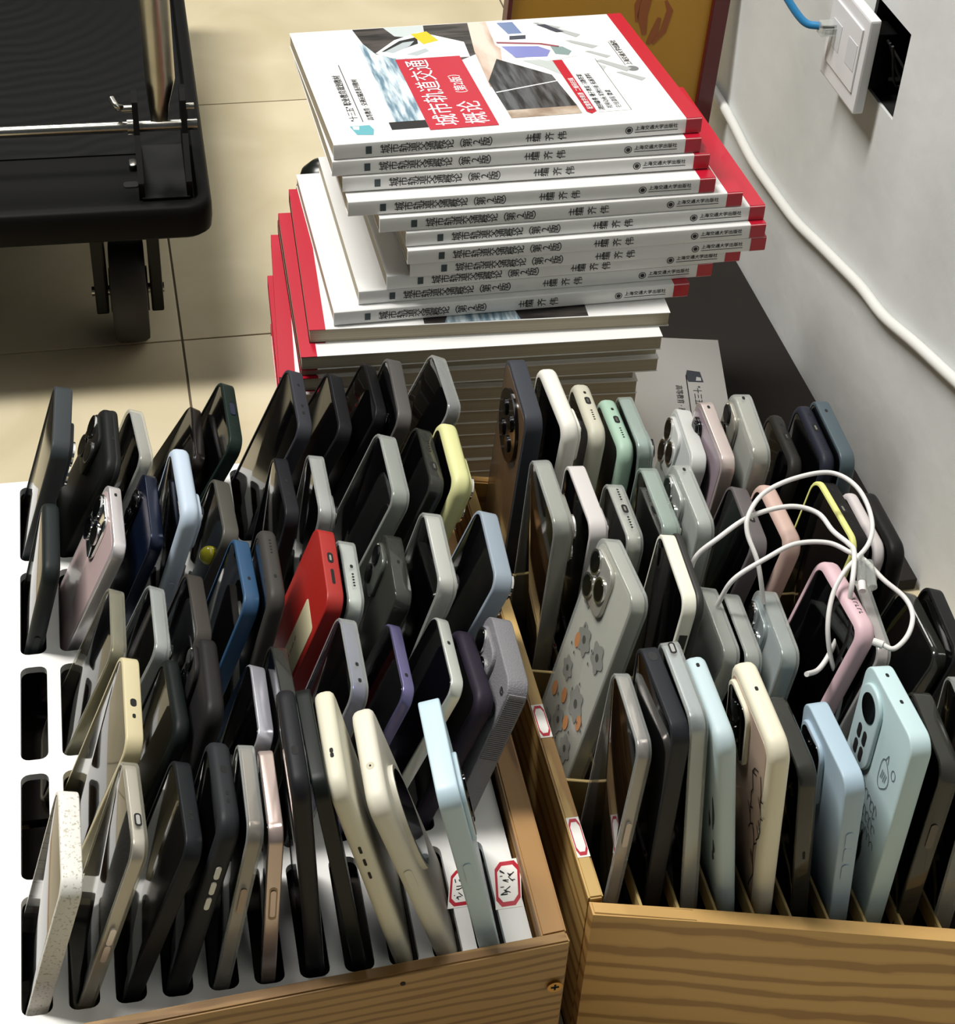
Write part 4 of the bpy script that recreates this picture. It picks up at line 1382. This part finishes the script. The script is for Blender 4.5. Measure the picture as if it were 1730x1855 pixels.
def cover_print(root, wedge):
    P = lambda nm, pts, m, lev: cover_poly(root, nm, pts, m, lev, wedge)
    TXTc = lambda nm, body, size, x, y, m, lev, sp=1.0: cover_text(root, nm, body, size, x, y, m, lev, wedge, sp)
    dark = photo_mat('photo_dark', '#1c1817', '#4a4340', 30, (1, 6, 1))
    blur = photo_mat('photo_blue_blur', '#5d7c8e', '#d5e2e8', 26, (9, 1.2, 1))
    skin = photo_mat('photo_tan_wall', '#a98d7a', '#dcc8ba', 12, (4, 1, 1))
    tun = photo_mat('photo_tunnel', '#15171a', '#55585b', 26, (8, 1, 1))
    wh = mat('print_white', '#eef0f1', .3)
    yl = mat('print_yellow', '#d9b81d', .35)
    sil = mat('print_silver', '#a9b2b6', .35)
    win = mat('print_window', '#6d7fa6', .25)
    gw = mat('print_wing_grey', '#a7abab', .4)
    blk = mat('print_black', '#121212', .4)
    P('photo_platform', [(52, 209), (150, 209), (150, 150), (118, 128), (58, 156)], dark, 1)
    P('photo_speed_blur', [(52, 190), (62, 156), (118, 140), (118, 30), (52, 30)], blur, 2)
    P('photo_sky', [(78, 209), (112, 209), (108, 182), (84, 190)], mat('print_pale_sky', '#b9c2c2', .4), 2)
    P('train_body', [(62, 158), (82, 182), (106, 196), (128, 178), (138, 170), (136, 140), (104, 140), (74, 146)], wh, 3)
    P('train_windscreen', [(67, 160), (86, 180), (102, 186), (100, 172), (80, 160)], blk, 4)
    P('train_glass', [(70, 160), (88, 176), (98, 178), (92, 168), (76, 156)], sil, 5)
    P('train_yellow_front', [(98, 192), (112, 196), (118, 176), (104, 170)], yl, 5)
    P('train_light', [(86, 152), (104, 162), (106, 156), (94, 148)], sil, 5)
    P('train_panel', [(116, 166), (132, 166), (130, 152), (114, 154)], mat('print_panel', '#d2d4d5', .4), 5)
    P('photo_wall', [(150, 209), (176, 209), (150, 80), (138, 80), (142, 150)], skin, 2)
    P('black_bar', [(47, 30), (75, 30), (75, 17), (47, 17)], blk, 2)
    P('photo_tunnel', [(139, 90), (156, 132), (192, 95), (196, 36), (140, 36)], tun, 3)
    P('tunnel_line', [(140, 70), (194, 84), (194, 82.6), (140, 68.4)], wh, 4)
    P('photo_floor', [(140, 36), (196, 36), (196, 22), (140, 22)], photo_mat('photo_sand', '#8d7a68', '#cfc2b2', 30), 3)
    P('photo_train_side', [(166, 209), (205, 209), (226, 150), (222, 128), (196, 122), (170, 136), (162, 160)], wh, 3)
    P('train_side_window', [(174, 205), (188, 205), (190, 180), (178, 180)], win, 4)
    P('train_side_band', [(178, 176), (192, 176), (190, 168), (176, 168)], mat('print_band', '#3e4350', .3), 4)
    P('train_stripe', [(164, 166), (200, 158), (214, 150), (212, 147), (198, 155), (164, 162)], mat('print_maroon', '#8c4a55', .3), 4)
    P('train_nose_window', [(166, 156), (196, 152), (204, 142), (198, 130), (172, 132)], mat('print_indigo', '#7d84bd', .2), 4)
    P('train_nose_glass', [(206, 150), (216, 148), (221, 138), (216, 130), (206, 134)], mat('print_teal', '#7f9696', .2), 4)
    P('train_side_mark', [(206, 196), (214, 196), (226, 178), (219, 178)], mat('print_band', '#3e4350', .3), 4)
    P('grey_swoosh', [(176, 126), (224, 122), (240, 104), (226, 82), (204, 88), (190, 110)], mat('print_swoosh', '#b3bbb8', .4), 2)
    for k, (x, y, a, b) in enumerate([(226, 176, 26, 7), (232, 150, 30, 6), (240, 128, 22, 5), (246, 104, 30, 8), (254, 82, 24, 6), (214, 192, 26, 5)]):
        P('grey_bird_wing', [(x - a * .4, y + b * 1.6), (x - a * .2, y + b * 1.7), (x + a * .45, y - b * .8), (x + a * .25, y - b * 1.5), (x - a * .1, y + b * .2)], gw, 3)
    P('title_block', [(75, 143), (128, 143), (128, 12), (75, 12)], RED_INK, 6)
    TXTc('title_lettering', '城市轨道交通', 20.4, 98, 16.5, wh, 7)
    TXTc('title_lettering', '概论', 20.4, 121, 16.5, wh, 7)
    TXTc('title_lettering', '（第2版）', 10.5, 118, 66, wh, 7)
    teal = mat('print_teal_icon', '#5fa3ad', .35)
    P('emblem_building', [(17, 28), (32, 28), (34, 20), (32, 11), (20, 13)], teal, 2)
    P('emblem_building_light', [(19, 27), (24, 27), (23, 21), (19, 22)], wh, 3)
    TXTc('series_lettering', '"十三五" 职业教育规划教材', 7.0, 25, 36, INK, 2)
    P('series_rule', [(28, 34), (28.7, 34), (28.7, 140), (28, 140)], INK, 2)
    TXTc('series_lettering', '高等教育 · 交通运输类系列教材', 5.4, 37, 36, INK, 2)
    TXTc('author_lettering', '主 编 齐 伟', 5.6, 206, 24, INK, 3)
    TXTc('author_lettering', '副主编 李 丽', 5.6, 215, 24, INK, 3)
    P('red_tab', [(196, 128), (204, 128), (216, 22), (206, 26)], RED_INK, 5) if False else P('red_tab', [(200, 122), (208, 122), (208, 24), (203, 20), (200, 24)], RED_INK, 5)
    P('info_box', [(208, 122), (232, 122), (235, 118), (235, 22), (208, 22)], wh, 4)
    P('info_box_edge', [(235, 120), (235.5, 120), (235.5, 22), (235, 22)], INK, 5)
    TXTc('tab_lettering', '配套数字资源  二维码扫描', 5.0, 206.3, 28, wh, 6)
    for k in range(3):
        TXTc('info_lettering', ['教学课件 电子教案 习题答案', '视频动画 案例分析 拓展资料', '在线课程 微课'][k], 5.2, 215 + 7 * k, 27, INK, 5)
    TXTc('publisher_lettering', '上海交通大学出版社', 5.6, 262, 104, INK, 2)
    P('publisher_rule', [(256, 104), (256.5, 104), (256.5, 152), (256, 152)], INK, 2)
    P('publisher_emblem', [(260 + 5 * math.cos(a * .4), 97 + 5 * math.sin(a * .4)) for a in range(16)], mat('print_mid_grey', '#6f7274', .5), 2)


cover_print(top_book, WEDGE)
# the head end of the protruding lower book carries the same emblem and series lines
P2 = lambda nm, pts, m, lev: cover_poly(side_book, nm, pts, m, lev, 0)
P2('emblem_building', [(20, 70), (34, 70), (36, 62), (34, 52), (22, 54)], mat('emblem_navy', '#3f4655', .5), 2)
P2('emblem_building_light', [(22, 68), (27, 68), (26, 62), (22, 63)], mat('print_white', '#eef0f1', .3), 3)
cover_text(side_book, 'series_lettering', '"十三五" 职业教育规划教材', 8.5, 30, 76, INK, 2, 0)
P2('series_rule', [(35, 60), (36, 60), (36, 160), (35, 160)], INK, 2)
cover_text(side_book, 'series_lettering', '高等教育 · 系列教材', 7, 46, 76, INK, 2, 0)

# print glimpsed on the top lower book (dark photo band with pale end)
low_top = [o for o in COL.objects if o.get('label', '').startswith('textbook with page edges outward, directly')][0]
for nm, pts, m, lev in (('photo_band', [(66, 209), (196, 209), (196, 150), (66, 150)], photo_mat('photo_dark', '#1c1817', '#4a4340'), 1),
                        ('photo_blur', [(120, 209), (180, 209), (170, 180), (126, 180)], photo_mat('photo_blue_blur', '#5d7c8e', '#d5e2e8'), 2)):
    cover_poly(low_top, nm, pts, m, lev, 0)

# dark bottle peeping out behind the upper books
bm = bmesh.new()
prof = [(0.0235, 0.0), (0.025, 0.004), (0.025, 0.185), (0.0238, 0.205), (0.019, 0.221), (0.011, 0.229), (0.003, 0.2315)]
rings_mesh(bm, [[(r_ * math.cos(2 * math.pi * k / 28), r_ * math.sin(2 * math.pi * k / 28), z) for k in range(28)] for r_, z in prof])
o = obj('bottle', bm, mat('bottle_black', '#10130e', 0.3), None, 60)
o.location = (0.187, 1.40, 0.0)
tag(o, 'black round-shouldered bottle standing behind the book stack', 'bottle')

# ================================================================== plaque behind the books
pq = empty('gilt_plaque', Matrix.Translation((0.500, 1.60, 0)) @ Matrix.Rotation(R(4), 4, 'Y') @ Matrix.Rotation(R(-6), 4, 'X'))
tag(pq, 'gold plaque with dark red frame and red brush lettering behind the books', 'plaque')
GOLD = mat('gilt_panel', '#a97c24', 0.38, metal=0.15, noise=0.08, scale=9)
MAROON = mat('maroon_frame', '#4f0d10', 0.4, coat=.2)
HT = 0.62
bm = bmesh.new()
box(bm, -0.108, 0.104, 0.0, 0.012, 0.02, HT - .02)
obj('gilt_panel', bm, GOLD, pq)
for nm, a in (('frame_rail', (-0.1125, -0.108, -0.004, 0.016, 0.0, HT)), ('frame_rail', (0.104, 0.122, -0.006, 0.018, 0.0, HT)), ('frame_rail', (-0.108, 0.104, -0.004, 0.016, 0.0, 0.02)), ('frame_rail', (-0.108, 0.104, -0.004, 0.016, HT - .02, HT))):
    bm = bmesh.new()
    box(bm, *a, 0.0012)
    obj(nm, bm, MAROON, pq)
RB = mat('brush_red', '#8a4a1d', 0.4)
for k, (pts, wd) in enumerate([([(0.036, .232), (0.031, .252), (0.034, .275), (0.046, .296)], .010), ([(0.046, .222), (0.056, .236), (0.060, .258), (0.054, .268)], .006),
                               ([(0.050, .250), (0.047, .235), (0.041, .222)], .007), ([(-0.02, .30), (0.005, .292), (0.03, .305)], .009), ([(0.026, .245), (0.024, .262), (0.028, .28)], .005),
                               ([(-0.04, .33), (0.0, .345), (0.05, .34)], .012), ([(0.0, .31), (0.01, .35), (0.0, .40)], .012), ([(-.04, .42), (.05, .43)], .012), ([(0, .44), (.0, .5)], .012)]):
    bm = bmesh.new()
    P = [Vector((x, 0, z)) for x, z in pts]
    L_, R_ = [], []
    for i, p in enumerate(P):
        tg = (P[min(i + 1, len(P) - 1)] - P[max(i - 1, 0)]).normalized()
        nn = Vector((-tg.z, 0, tg.x)) * wd * (0.12 + 0.5 * math.sin(math.pi * (i + .3) / (len(P) - .4)))
        L_.append(p + nn)
        R_.append(p - nn)
    vs = [bm.verts.new((q.x, -0.0003, q.z)) for q in L_ + R_[::-1]]
    bm.faces.new(vs)
    obj('brush_stroke', bm, RB, pq)

# dark sheet added for the deep floor shade between rack and wall
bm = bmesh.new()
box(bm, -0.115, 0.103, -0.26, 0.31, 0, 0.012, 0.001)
o = obj('floor_shade_sheet', bm, mat('dark_floor_shade', '#17120e', 0.9, noise=.2, scale=14))
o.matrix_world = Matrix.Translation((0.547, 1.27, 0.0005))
tag(o, 'dark sheet added as deep shade on the floor between book stack and wall', 'shade sheet')

# ================================================================== socket plate, plug, cables
sp = empty('wall_socket', Matrix.Translation((WALL_X, 1.317, 0.31)))
tag(sp, 'white wall socket plate hanging off its box in the wall', 'socket')
PW = mat('socket_white', '#dfe0e2', 0.35)
bm = bmesh.new()
box(bm, -0.0225, -0.0125, -0.039, 0.043, 0.006, 0.092, 0.002)
obj('face_plate', bm, PW, sp)
bm = bmesh.new()
box(bm, -0.0242, -0.0222, -0.030, 0.034, 0.022, 0.080, 0.0008)
ins = obj('insert', bm, PW, sp)
for y in (-0.017, 0.019):
    bm = bmesh.new()
    box(bm, -0.0246, -0.0240, y - 0.010, y + 0.010, 0.040, 0.064, 0.0002)
    obj('socket_port', bm, mat('port_frame', '#cfd2d6', .4), ins)
bm = bmesh.new()
box(bm, -0.0125, 0.010, -0.028, -0.002, 0.024, 0.074, 0.001)
obj('rear_module', bm, BLACK_PLASTIC, sp)
for k in range(3):
    bm = bmesh.new()
    tube(bm, [(0.0, -0.03 - .006 * k, 0.07), (0.014, -0.045 + .004 * k, 0.05 - .01 * k), (0.03, -0.05, 0.03 + .01 * k)], 0.0012, 8, 5)
    obj('wire', bm, mat('wire_dark', '#2b2b2b', .5), sp)

nc = empty('network_cable', Matrix.Translation((0.612, 1.345, 0.366)))
tag(nc, 'blue network cable with clear plug pushed into the wall socket', 'cable')
bm = bmesh.new()
tube(bm, [(0.006, 0.002, -0.0005), (-0.008, 0.010, 0.002), (-0.026, 0.030, 0.026), (-0.045, 0.055, 0.062), (-0.06, 0.10, 0.14)], 0.0034, 14, 8)
obj('blue_jacket', bm, mat('cable_blue', '#2a7fb4', 0.4), nc, 60)
bm = bmesh.new()
box(bm, 0.004, 0.020, -0.008, 0.004, -0.006, 0.005, 0.0008)
pl = obj('clear_plug', bm, CLEAR, nc)
bm = bmesh.new()
box(bm, 0.006, 0.018, -0.0095, -0.008, -0.004, 0.002, 0.0003)
obj('plug_latch', bm, CLEAR, pl)
bm = bmesh.new()
tube(bm, [(0.005, 0, 0), (0.011, -0.002, 0.0), (0.018, -0.003, 0)], 0.0011, 8, 4)
obj('inner_wires', bm, mat('wire_dark', '#2b2b2b', .5), pl)

bm = bmesh.new()
CX = WALL_X - 0.0052
tube(bm, [(CX, 1.68, 0.145), (CX, 1.598, 0.1428), (CX, 1.5195, 0.1350), (CX, 1.4513, 0.1375), (CX, 1.387, 0.1422), (CX, 1.3297, 0.1529), (CX, 1.275, 0.163), (CX, 1.2244, 0.1718), (CX, 1.1725, 0.1762), (CX, 1.1066, 0.1923), (CX, 1.0345, 0.208), (CX, 0.93, 0.232), (CX, 0.75, 0.27), (CX, 0.5, 0.31)], 0.0050, 14, 6)
o = obj('wall_cable', bm, mat('cable_white', '#dddeda', 0.45), None, 60)
tag(o, 'thick white cable sagging along the wall below the socket', 'cable')

WC = mat('charger_white', '#dedcd9', 0.4)


def charge_cable(name, label, pts, r, plug=None):
    base = Vector(pts[0])
    root = empty(name, Matrix.Translation(base))
    tag(root, label, 'cable')
    bm = bmesh.new()
    tube(bm, [Vector(p) - base for p in pts], r, 10, 8)
    obj('cord', bm, WC, root, 60)
    if plug:
        for (a, b, rad, m, nm) in plug:
            bm = bmesh.new()
            cyl(bm, Vector(a) - base, Vector(b) - base, rad, rad * .9, 14)
            obj(nm, bm, m, root, 40)
    return root


JN = (0.447, 0.764, 0.289)
charge_cable('charging_cable', 'white charging cable looped over the phones in the rack', [
    (0.389, 0.769, 0.250), (0.385, 0.781, 0.275), (0.381, 0.797, 0.288), (0.385, 0.808, 0.295), (0.400, 0.823, 0.298), (0.424, 0.832, 0.300), (0.450, 0.834, 0.300),
    (0.462, 0.817, 0.300), (0.463, 0.792, 0.296), (0.454, 0.771, 0.292), (0.431, 0.752, 0.288), (0.420, 0.740, 0.279), (0.414, 0.725, 0.266), (0.417, 0.715, 0.245), (0.425, 0.710, 0.227), (0.425, 0.705, 0.200)],
    0.0016, [((0.445, 0.763, 0.289), (0.439, 0.742, 0.287), 0.0032, CLEAR, 'clear_sleeve'), ((0.439, 0.742, 0.287), (0.437, 0.735, 0.286), 0.0026, WC, 'plug')])
charge_cable('charging_cable', 'second white cable arching from the bumper phone to the tangle', [
    (0.344, 0.791, 0.250), (0.347, 0.795, 0.272), (0.362, 0.798, 0.285), (0.387, 0.810, 0.290), (0.416, 0.816, 0.290), (0.433, 0.808, 0.289), (0.437, 0.789, 0.289), (0.442, 0.775, 0.290),
    (0.442, 0.765, 0.291), (0.432, 0.741, 0.288), (0.430, 0.735, 0.263), (0.417, 0.720, 0.250), (0.406, 0.710, 0.246), (0.393, 0.700, 0.254)],
    0.0017, [((0.448, 0.756, 0.290), (0.444, 0.736, 0.287), 0.0034, CLEAR, 'clear_sleeve')])
charge_cable('charging_cable', 'third white cable with a loop hanging over black phones by the wall', [
    (0.358, 0.772, 0.250), (0.366, 0.772, 0.272), (0.389, 0.778, 0.282), (0.409, 0.783, 0.287), (0.430, 0.780, 0.288), (0.441, 0.769, 0.288), (0.448, 0.760, 0.288), (0.455, 0.744, 0.285),
    (0.464, 0.729, 0.282), (0.464, 0.715, 0.280), (0.455, 0.700, 0.279), (0.442, 0.690, 0.279), (0.436, 0.694, 0.279)],
    0.0016, [((0.436, 0.694, 0.279), (0.431, 0.698, 0.279), 0.0026, WC, 'plug')])


# ================================================================== flat-bed trolley
TR = Matrix.Translation((0.0865, 1.386, 0)) @ Matrix.Rotation(R(-1.2), 4, 'Z')
tr = empty('platform_trolley', TR)
tag(tr, 'black platform trolley with folding steel handle and caster wheel', 'trolley')
# deck top at z .200, front edge y 0, right edge x 0, runs left and away
m, N, K, b = new_mat('black_ribbed_plastic')
tc = N.new('ShaderNodeTexCoord')
mp = N.new('ShaderNodeMapping')
mp.inputs['Location'].default_value = (0.20, -0.45, 0)
wv = N.new('ShaderNodeTexWave')
wv.wave_type = 'RINGS'
wv.rings_direction = 'Z'
wv.inputs['Scale'].default_value = 17
wv.inputs['Distortion'].default_value = 4.0
wv.inputs['Detail'].default_value = 2
K.new(tc.outputs['Object'], mp.inputs['Vector'])
K.new(mp.outputs['Vector'], wv.inputs['Vector'])
bp = N.new('ShaderNodeBump')
bp.inputs['Strength'].default_value = 0.3
bp.inputs['Distance'].default_value = 0.002
K.new(wv.outputs['Fac'], bp.inputs['Height'])
K.new(bp.outputs['Normal'], b.inputs['Normal'])
b.inputs['Base Color'].default_value = lin('#0b0b0c')
b.inputs['Roughness'].default_value = 0.6
b.inputs['Specular IOR Level'].default_value = 0.12
RIBBED = m
bm = bmesh.new()
pts = outline(0.46, 0.72, 0.024, 6)
dk = [(x - 0.23, y) for x, y in pts]
rings = []
for ins_, z in ((0.006, 0.166), (0.001, 0.170), (0, 0.178), (0, 0.192), (0.002, 0.198), (0.005, 0.200), (0.012, 0.1998), (0.015, 0.1970)):
    o2 = outline(0.46 - 2 * ins_, 0.72 - 2 * ins_, max(0.024 - ins_, .004), 6)
    rings.append([(x - 0.23, y + ins_, z) for x, y in o2])
rings_mesh(bm, rings)
obj('deck', bm, BLACK_PLASTIC, tr, 40)
bm = bmesh.new()
o2 = outline(0.428, 0.60, 0.012, 5)
rings_mesh(bm, [[(x - 0.23, y + 0.105, z) for x, y in o2] for z in (0.1965, 0.1982)])
obj('ribbed_mat', bm, RIBBED, tr)
HX0, HX1 = -0.0615, -0.019     # the two hinge cheeks
for x in (HX0, HX1):
    bm = bmesh.new()
    prof = [(0.022, 0.197), (0.022, 0.214), (0.052, 0.246), (0.060, 0.274), (0.068, 0.282), (0.080, 0.280), (0.090, 0.262), (0.116, 0.206), (0.116, 0.197)]
    a = [bm.verts.new((x - 0.0026, y, z)) for y, z in prof]
    c_ = [bm.verts.new((x + 0.0026, y, z)) for y, z in prof]
    bm.faces.new(a)
    bm.faces.new(c_[::-1])
    for i in range(len(prof)):
        j = (i + 1) % len(prof)
        bm.faces.new((a[i], c_[i], c_[j], a[j]))
    hk = obj('hinge_cheek', bm, mat('black_enamel', '#0a0a0a', .45, spec=.2), tr)
    bm = bmesh.new()
    cyl(bm, (x + (.003 if x == HX1 else -.012), 0.072, 0.262), (x + (.010 if x == HX1 else -.001), 0.072, 0.262), 0.0035, n=10)
    obj('hinge_bolt', bm, STEEL, hk, 40)
bm = bmesh.new()
box(bm, HX0, HX1, 0.020, 0.116, 0.197, 0.200)
obj('hinge_base', bm, mat('black_enamel', '#0a0a0a', .45, spec=.2), tr)
bm = bmesh.new()
cyl(bm, (-0.46, 0.073, 0.2435), (-0.007, 0.073, 0.2435), 0.0052, n=18)
obj('axle_rod', bm, STEEL, tr, 40)
bm = bmesh.new()
cyl(bm, (HX0 - .008, 0.073, 0.2435), (HX0 - .002, 0.073, 0.2435), 0.0072, n=12)
obj('axle_nut', bm, STEEL, tr, 40)
bm = bmesh.new()
tube(bm, [(HX0 - .016, .082, .258), (HX0 - .010, .074, .262), (HX0 - .016, .07, .266), (HX0 - .02, .078, .27)], 0.0028, 8, 5)
obj('latch_spring', bm, STEEL, tr, 60)
hm = Matrix.Rotation(R(0), 4, 'Z')
bm = bmesh.new()
rings = []
for (z, r, y, x) in ((0.240, 0.0045, .078, -.0405), (0.246, 0.0075, .078, -.0405), (0.262, 0.0095, .080, -.0400), (0.285, 0.0135, .082, -.0375), (0.60, 0.0138, .10, -.0375), (0.95, 0.0138, .12, -.0385)):
    rings.append([(x + r * math.cos(2 * math.pi * k / 24), y + r * math.sin(2 * math.pi * k / 24), z) for k in range(24)])
rings_mesh(bm, rings)
obj('handle_tube', bm, mat('brushed_steel', '#a8a598', 0.3, metal=1.0, noise=.1, scale=50), tr, 40)
bm = bmesh.new()
slab(bm, 0.014, 0.008, 0.012, 0.0035, 0.001)
o = obj('deck_bolt', bm, STEEL, tr, 40)
o.matrix_local = Matrix.Translation((HX0 - .010, 0.084, 0.1955)) @ Matrix.Rotation(R(90), 4, 'Y')
bm = bmesh.new()
slab(bm, 0.010, 0.014, 0.004, 0.0035, 0.0005)
o = obj('deck_slot', bm, HOLE, tr, 40)
o.matrix_local = Matrix.Translation((HX0 - .016, 0.050, 0.1962)) @ Matrix.Rotation(R(90), 4, 'Y')


def caster(loc, yaw):
    cs = empty('caster')
    cs.parent = tr
    cs.matrix_local = Matrix.Translation(loc) @ Matrix.Rotation(yaw, 4, 'Z')
    return cs


def caster_parts(cx, cy):
    rw = 0.052
    n = 32
    prof = [(-0.017, rw - .008), (-0.0165, rw - .003), (-0.012, rw), (0.012, rw), (0.0165, rw - .003), (0.017, rw - .008)]
    bm = bmesh.new()
    rings = [[(cx + px, cy + r * math.cos(2 * math.pi * k / n), rw + r * math.sin(2 * math.pi * k / n)) for k in range(n)] for px, r in prof]
    rings_mesh(bm, rings)
    wh_ = obj('wheel', bm, RUBBER, tr, 40)
    bm = bmesh.new()
    cyl(bm, (cx - .0185, cy, rw), (cx + .0185, cy, rw), .022, n=20)
    obj('wheel_hub', bm, mat('hub_grey', '#4a4a48', .5), wh_, 40)
    bm = bmesh.new()
    cyl(bm, (cx - .036, cy, rw), (cx + .034, cy, rw), .005, n=12)
    obj('wheel_axle', bm, STEEL, wh_, 40)
    for s in (-1, 1):
        bm = bmesh.new()
        box(bm, cx + s * .0265 - .006, cx + s * .0265 + .006, cy - .024, cy + .030, .040, .160, .002)
        obj('fork_arm', bm, mat('black_enamel', '#0a0a0a', .45, spec=.2), tr)
    bm = bmesh.new()
    box(bm, cx - .040, cx + .040, cy - .040, cy + .045, .156, .1665, .001)
    obj('caster_plate', bm, mat('black_enamel', '#0a0a0a', .45, spec=.2), tr)


for cx, cy in ((-0.082, 0.10), (-0.378, 0.10), (-0.082, 0.62), (-0.378, 0.62)):
    caster_parts(cx, cy)
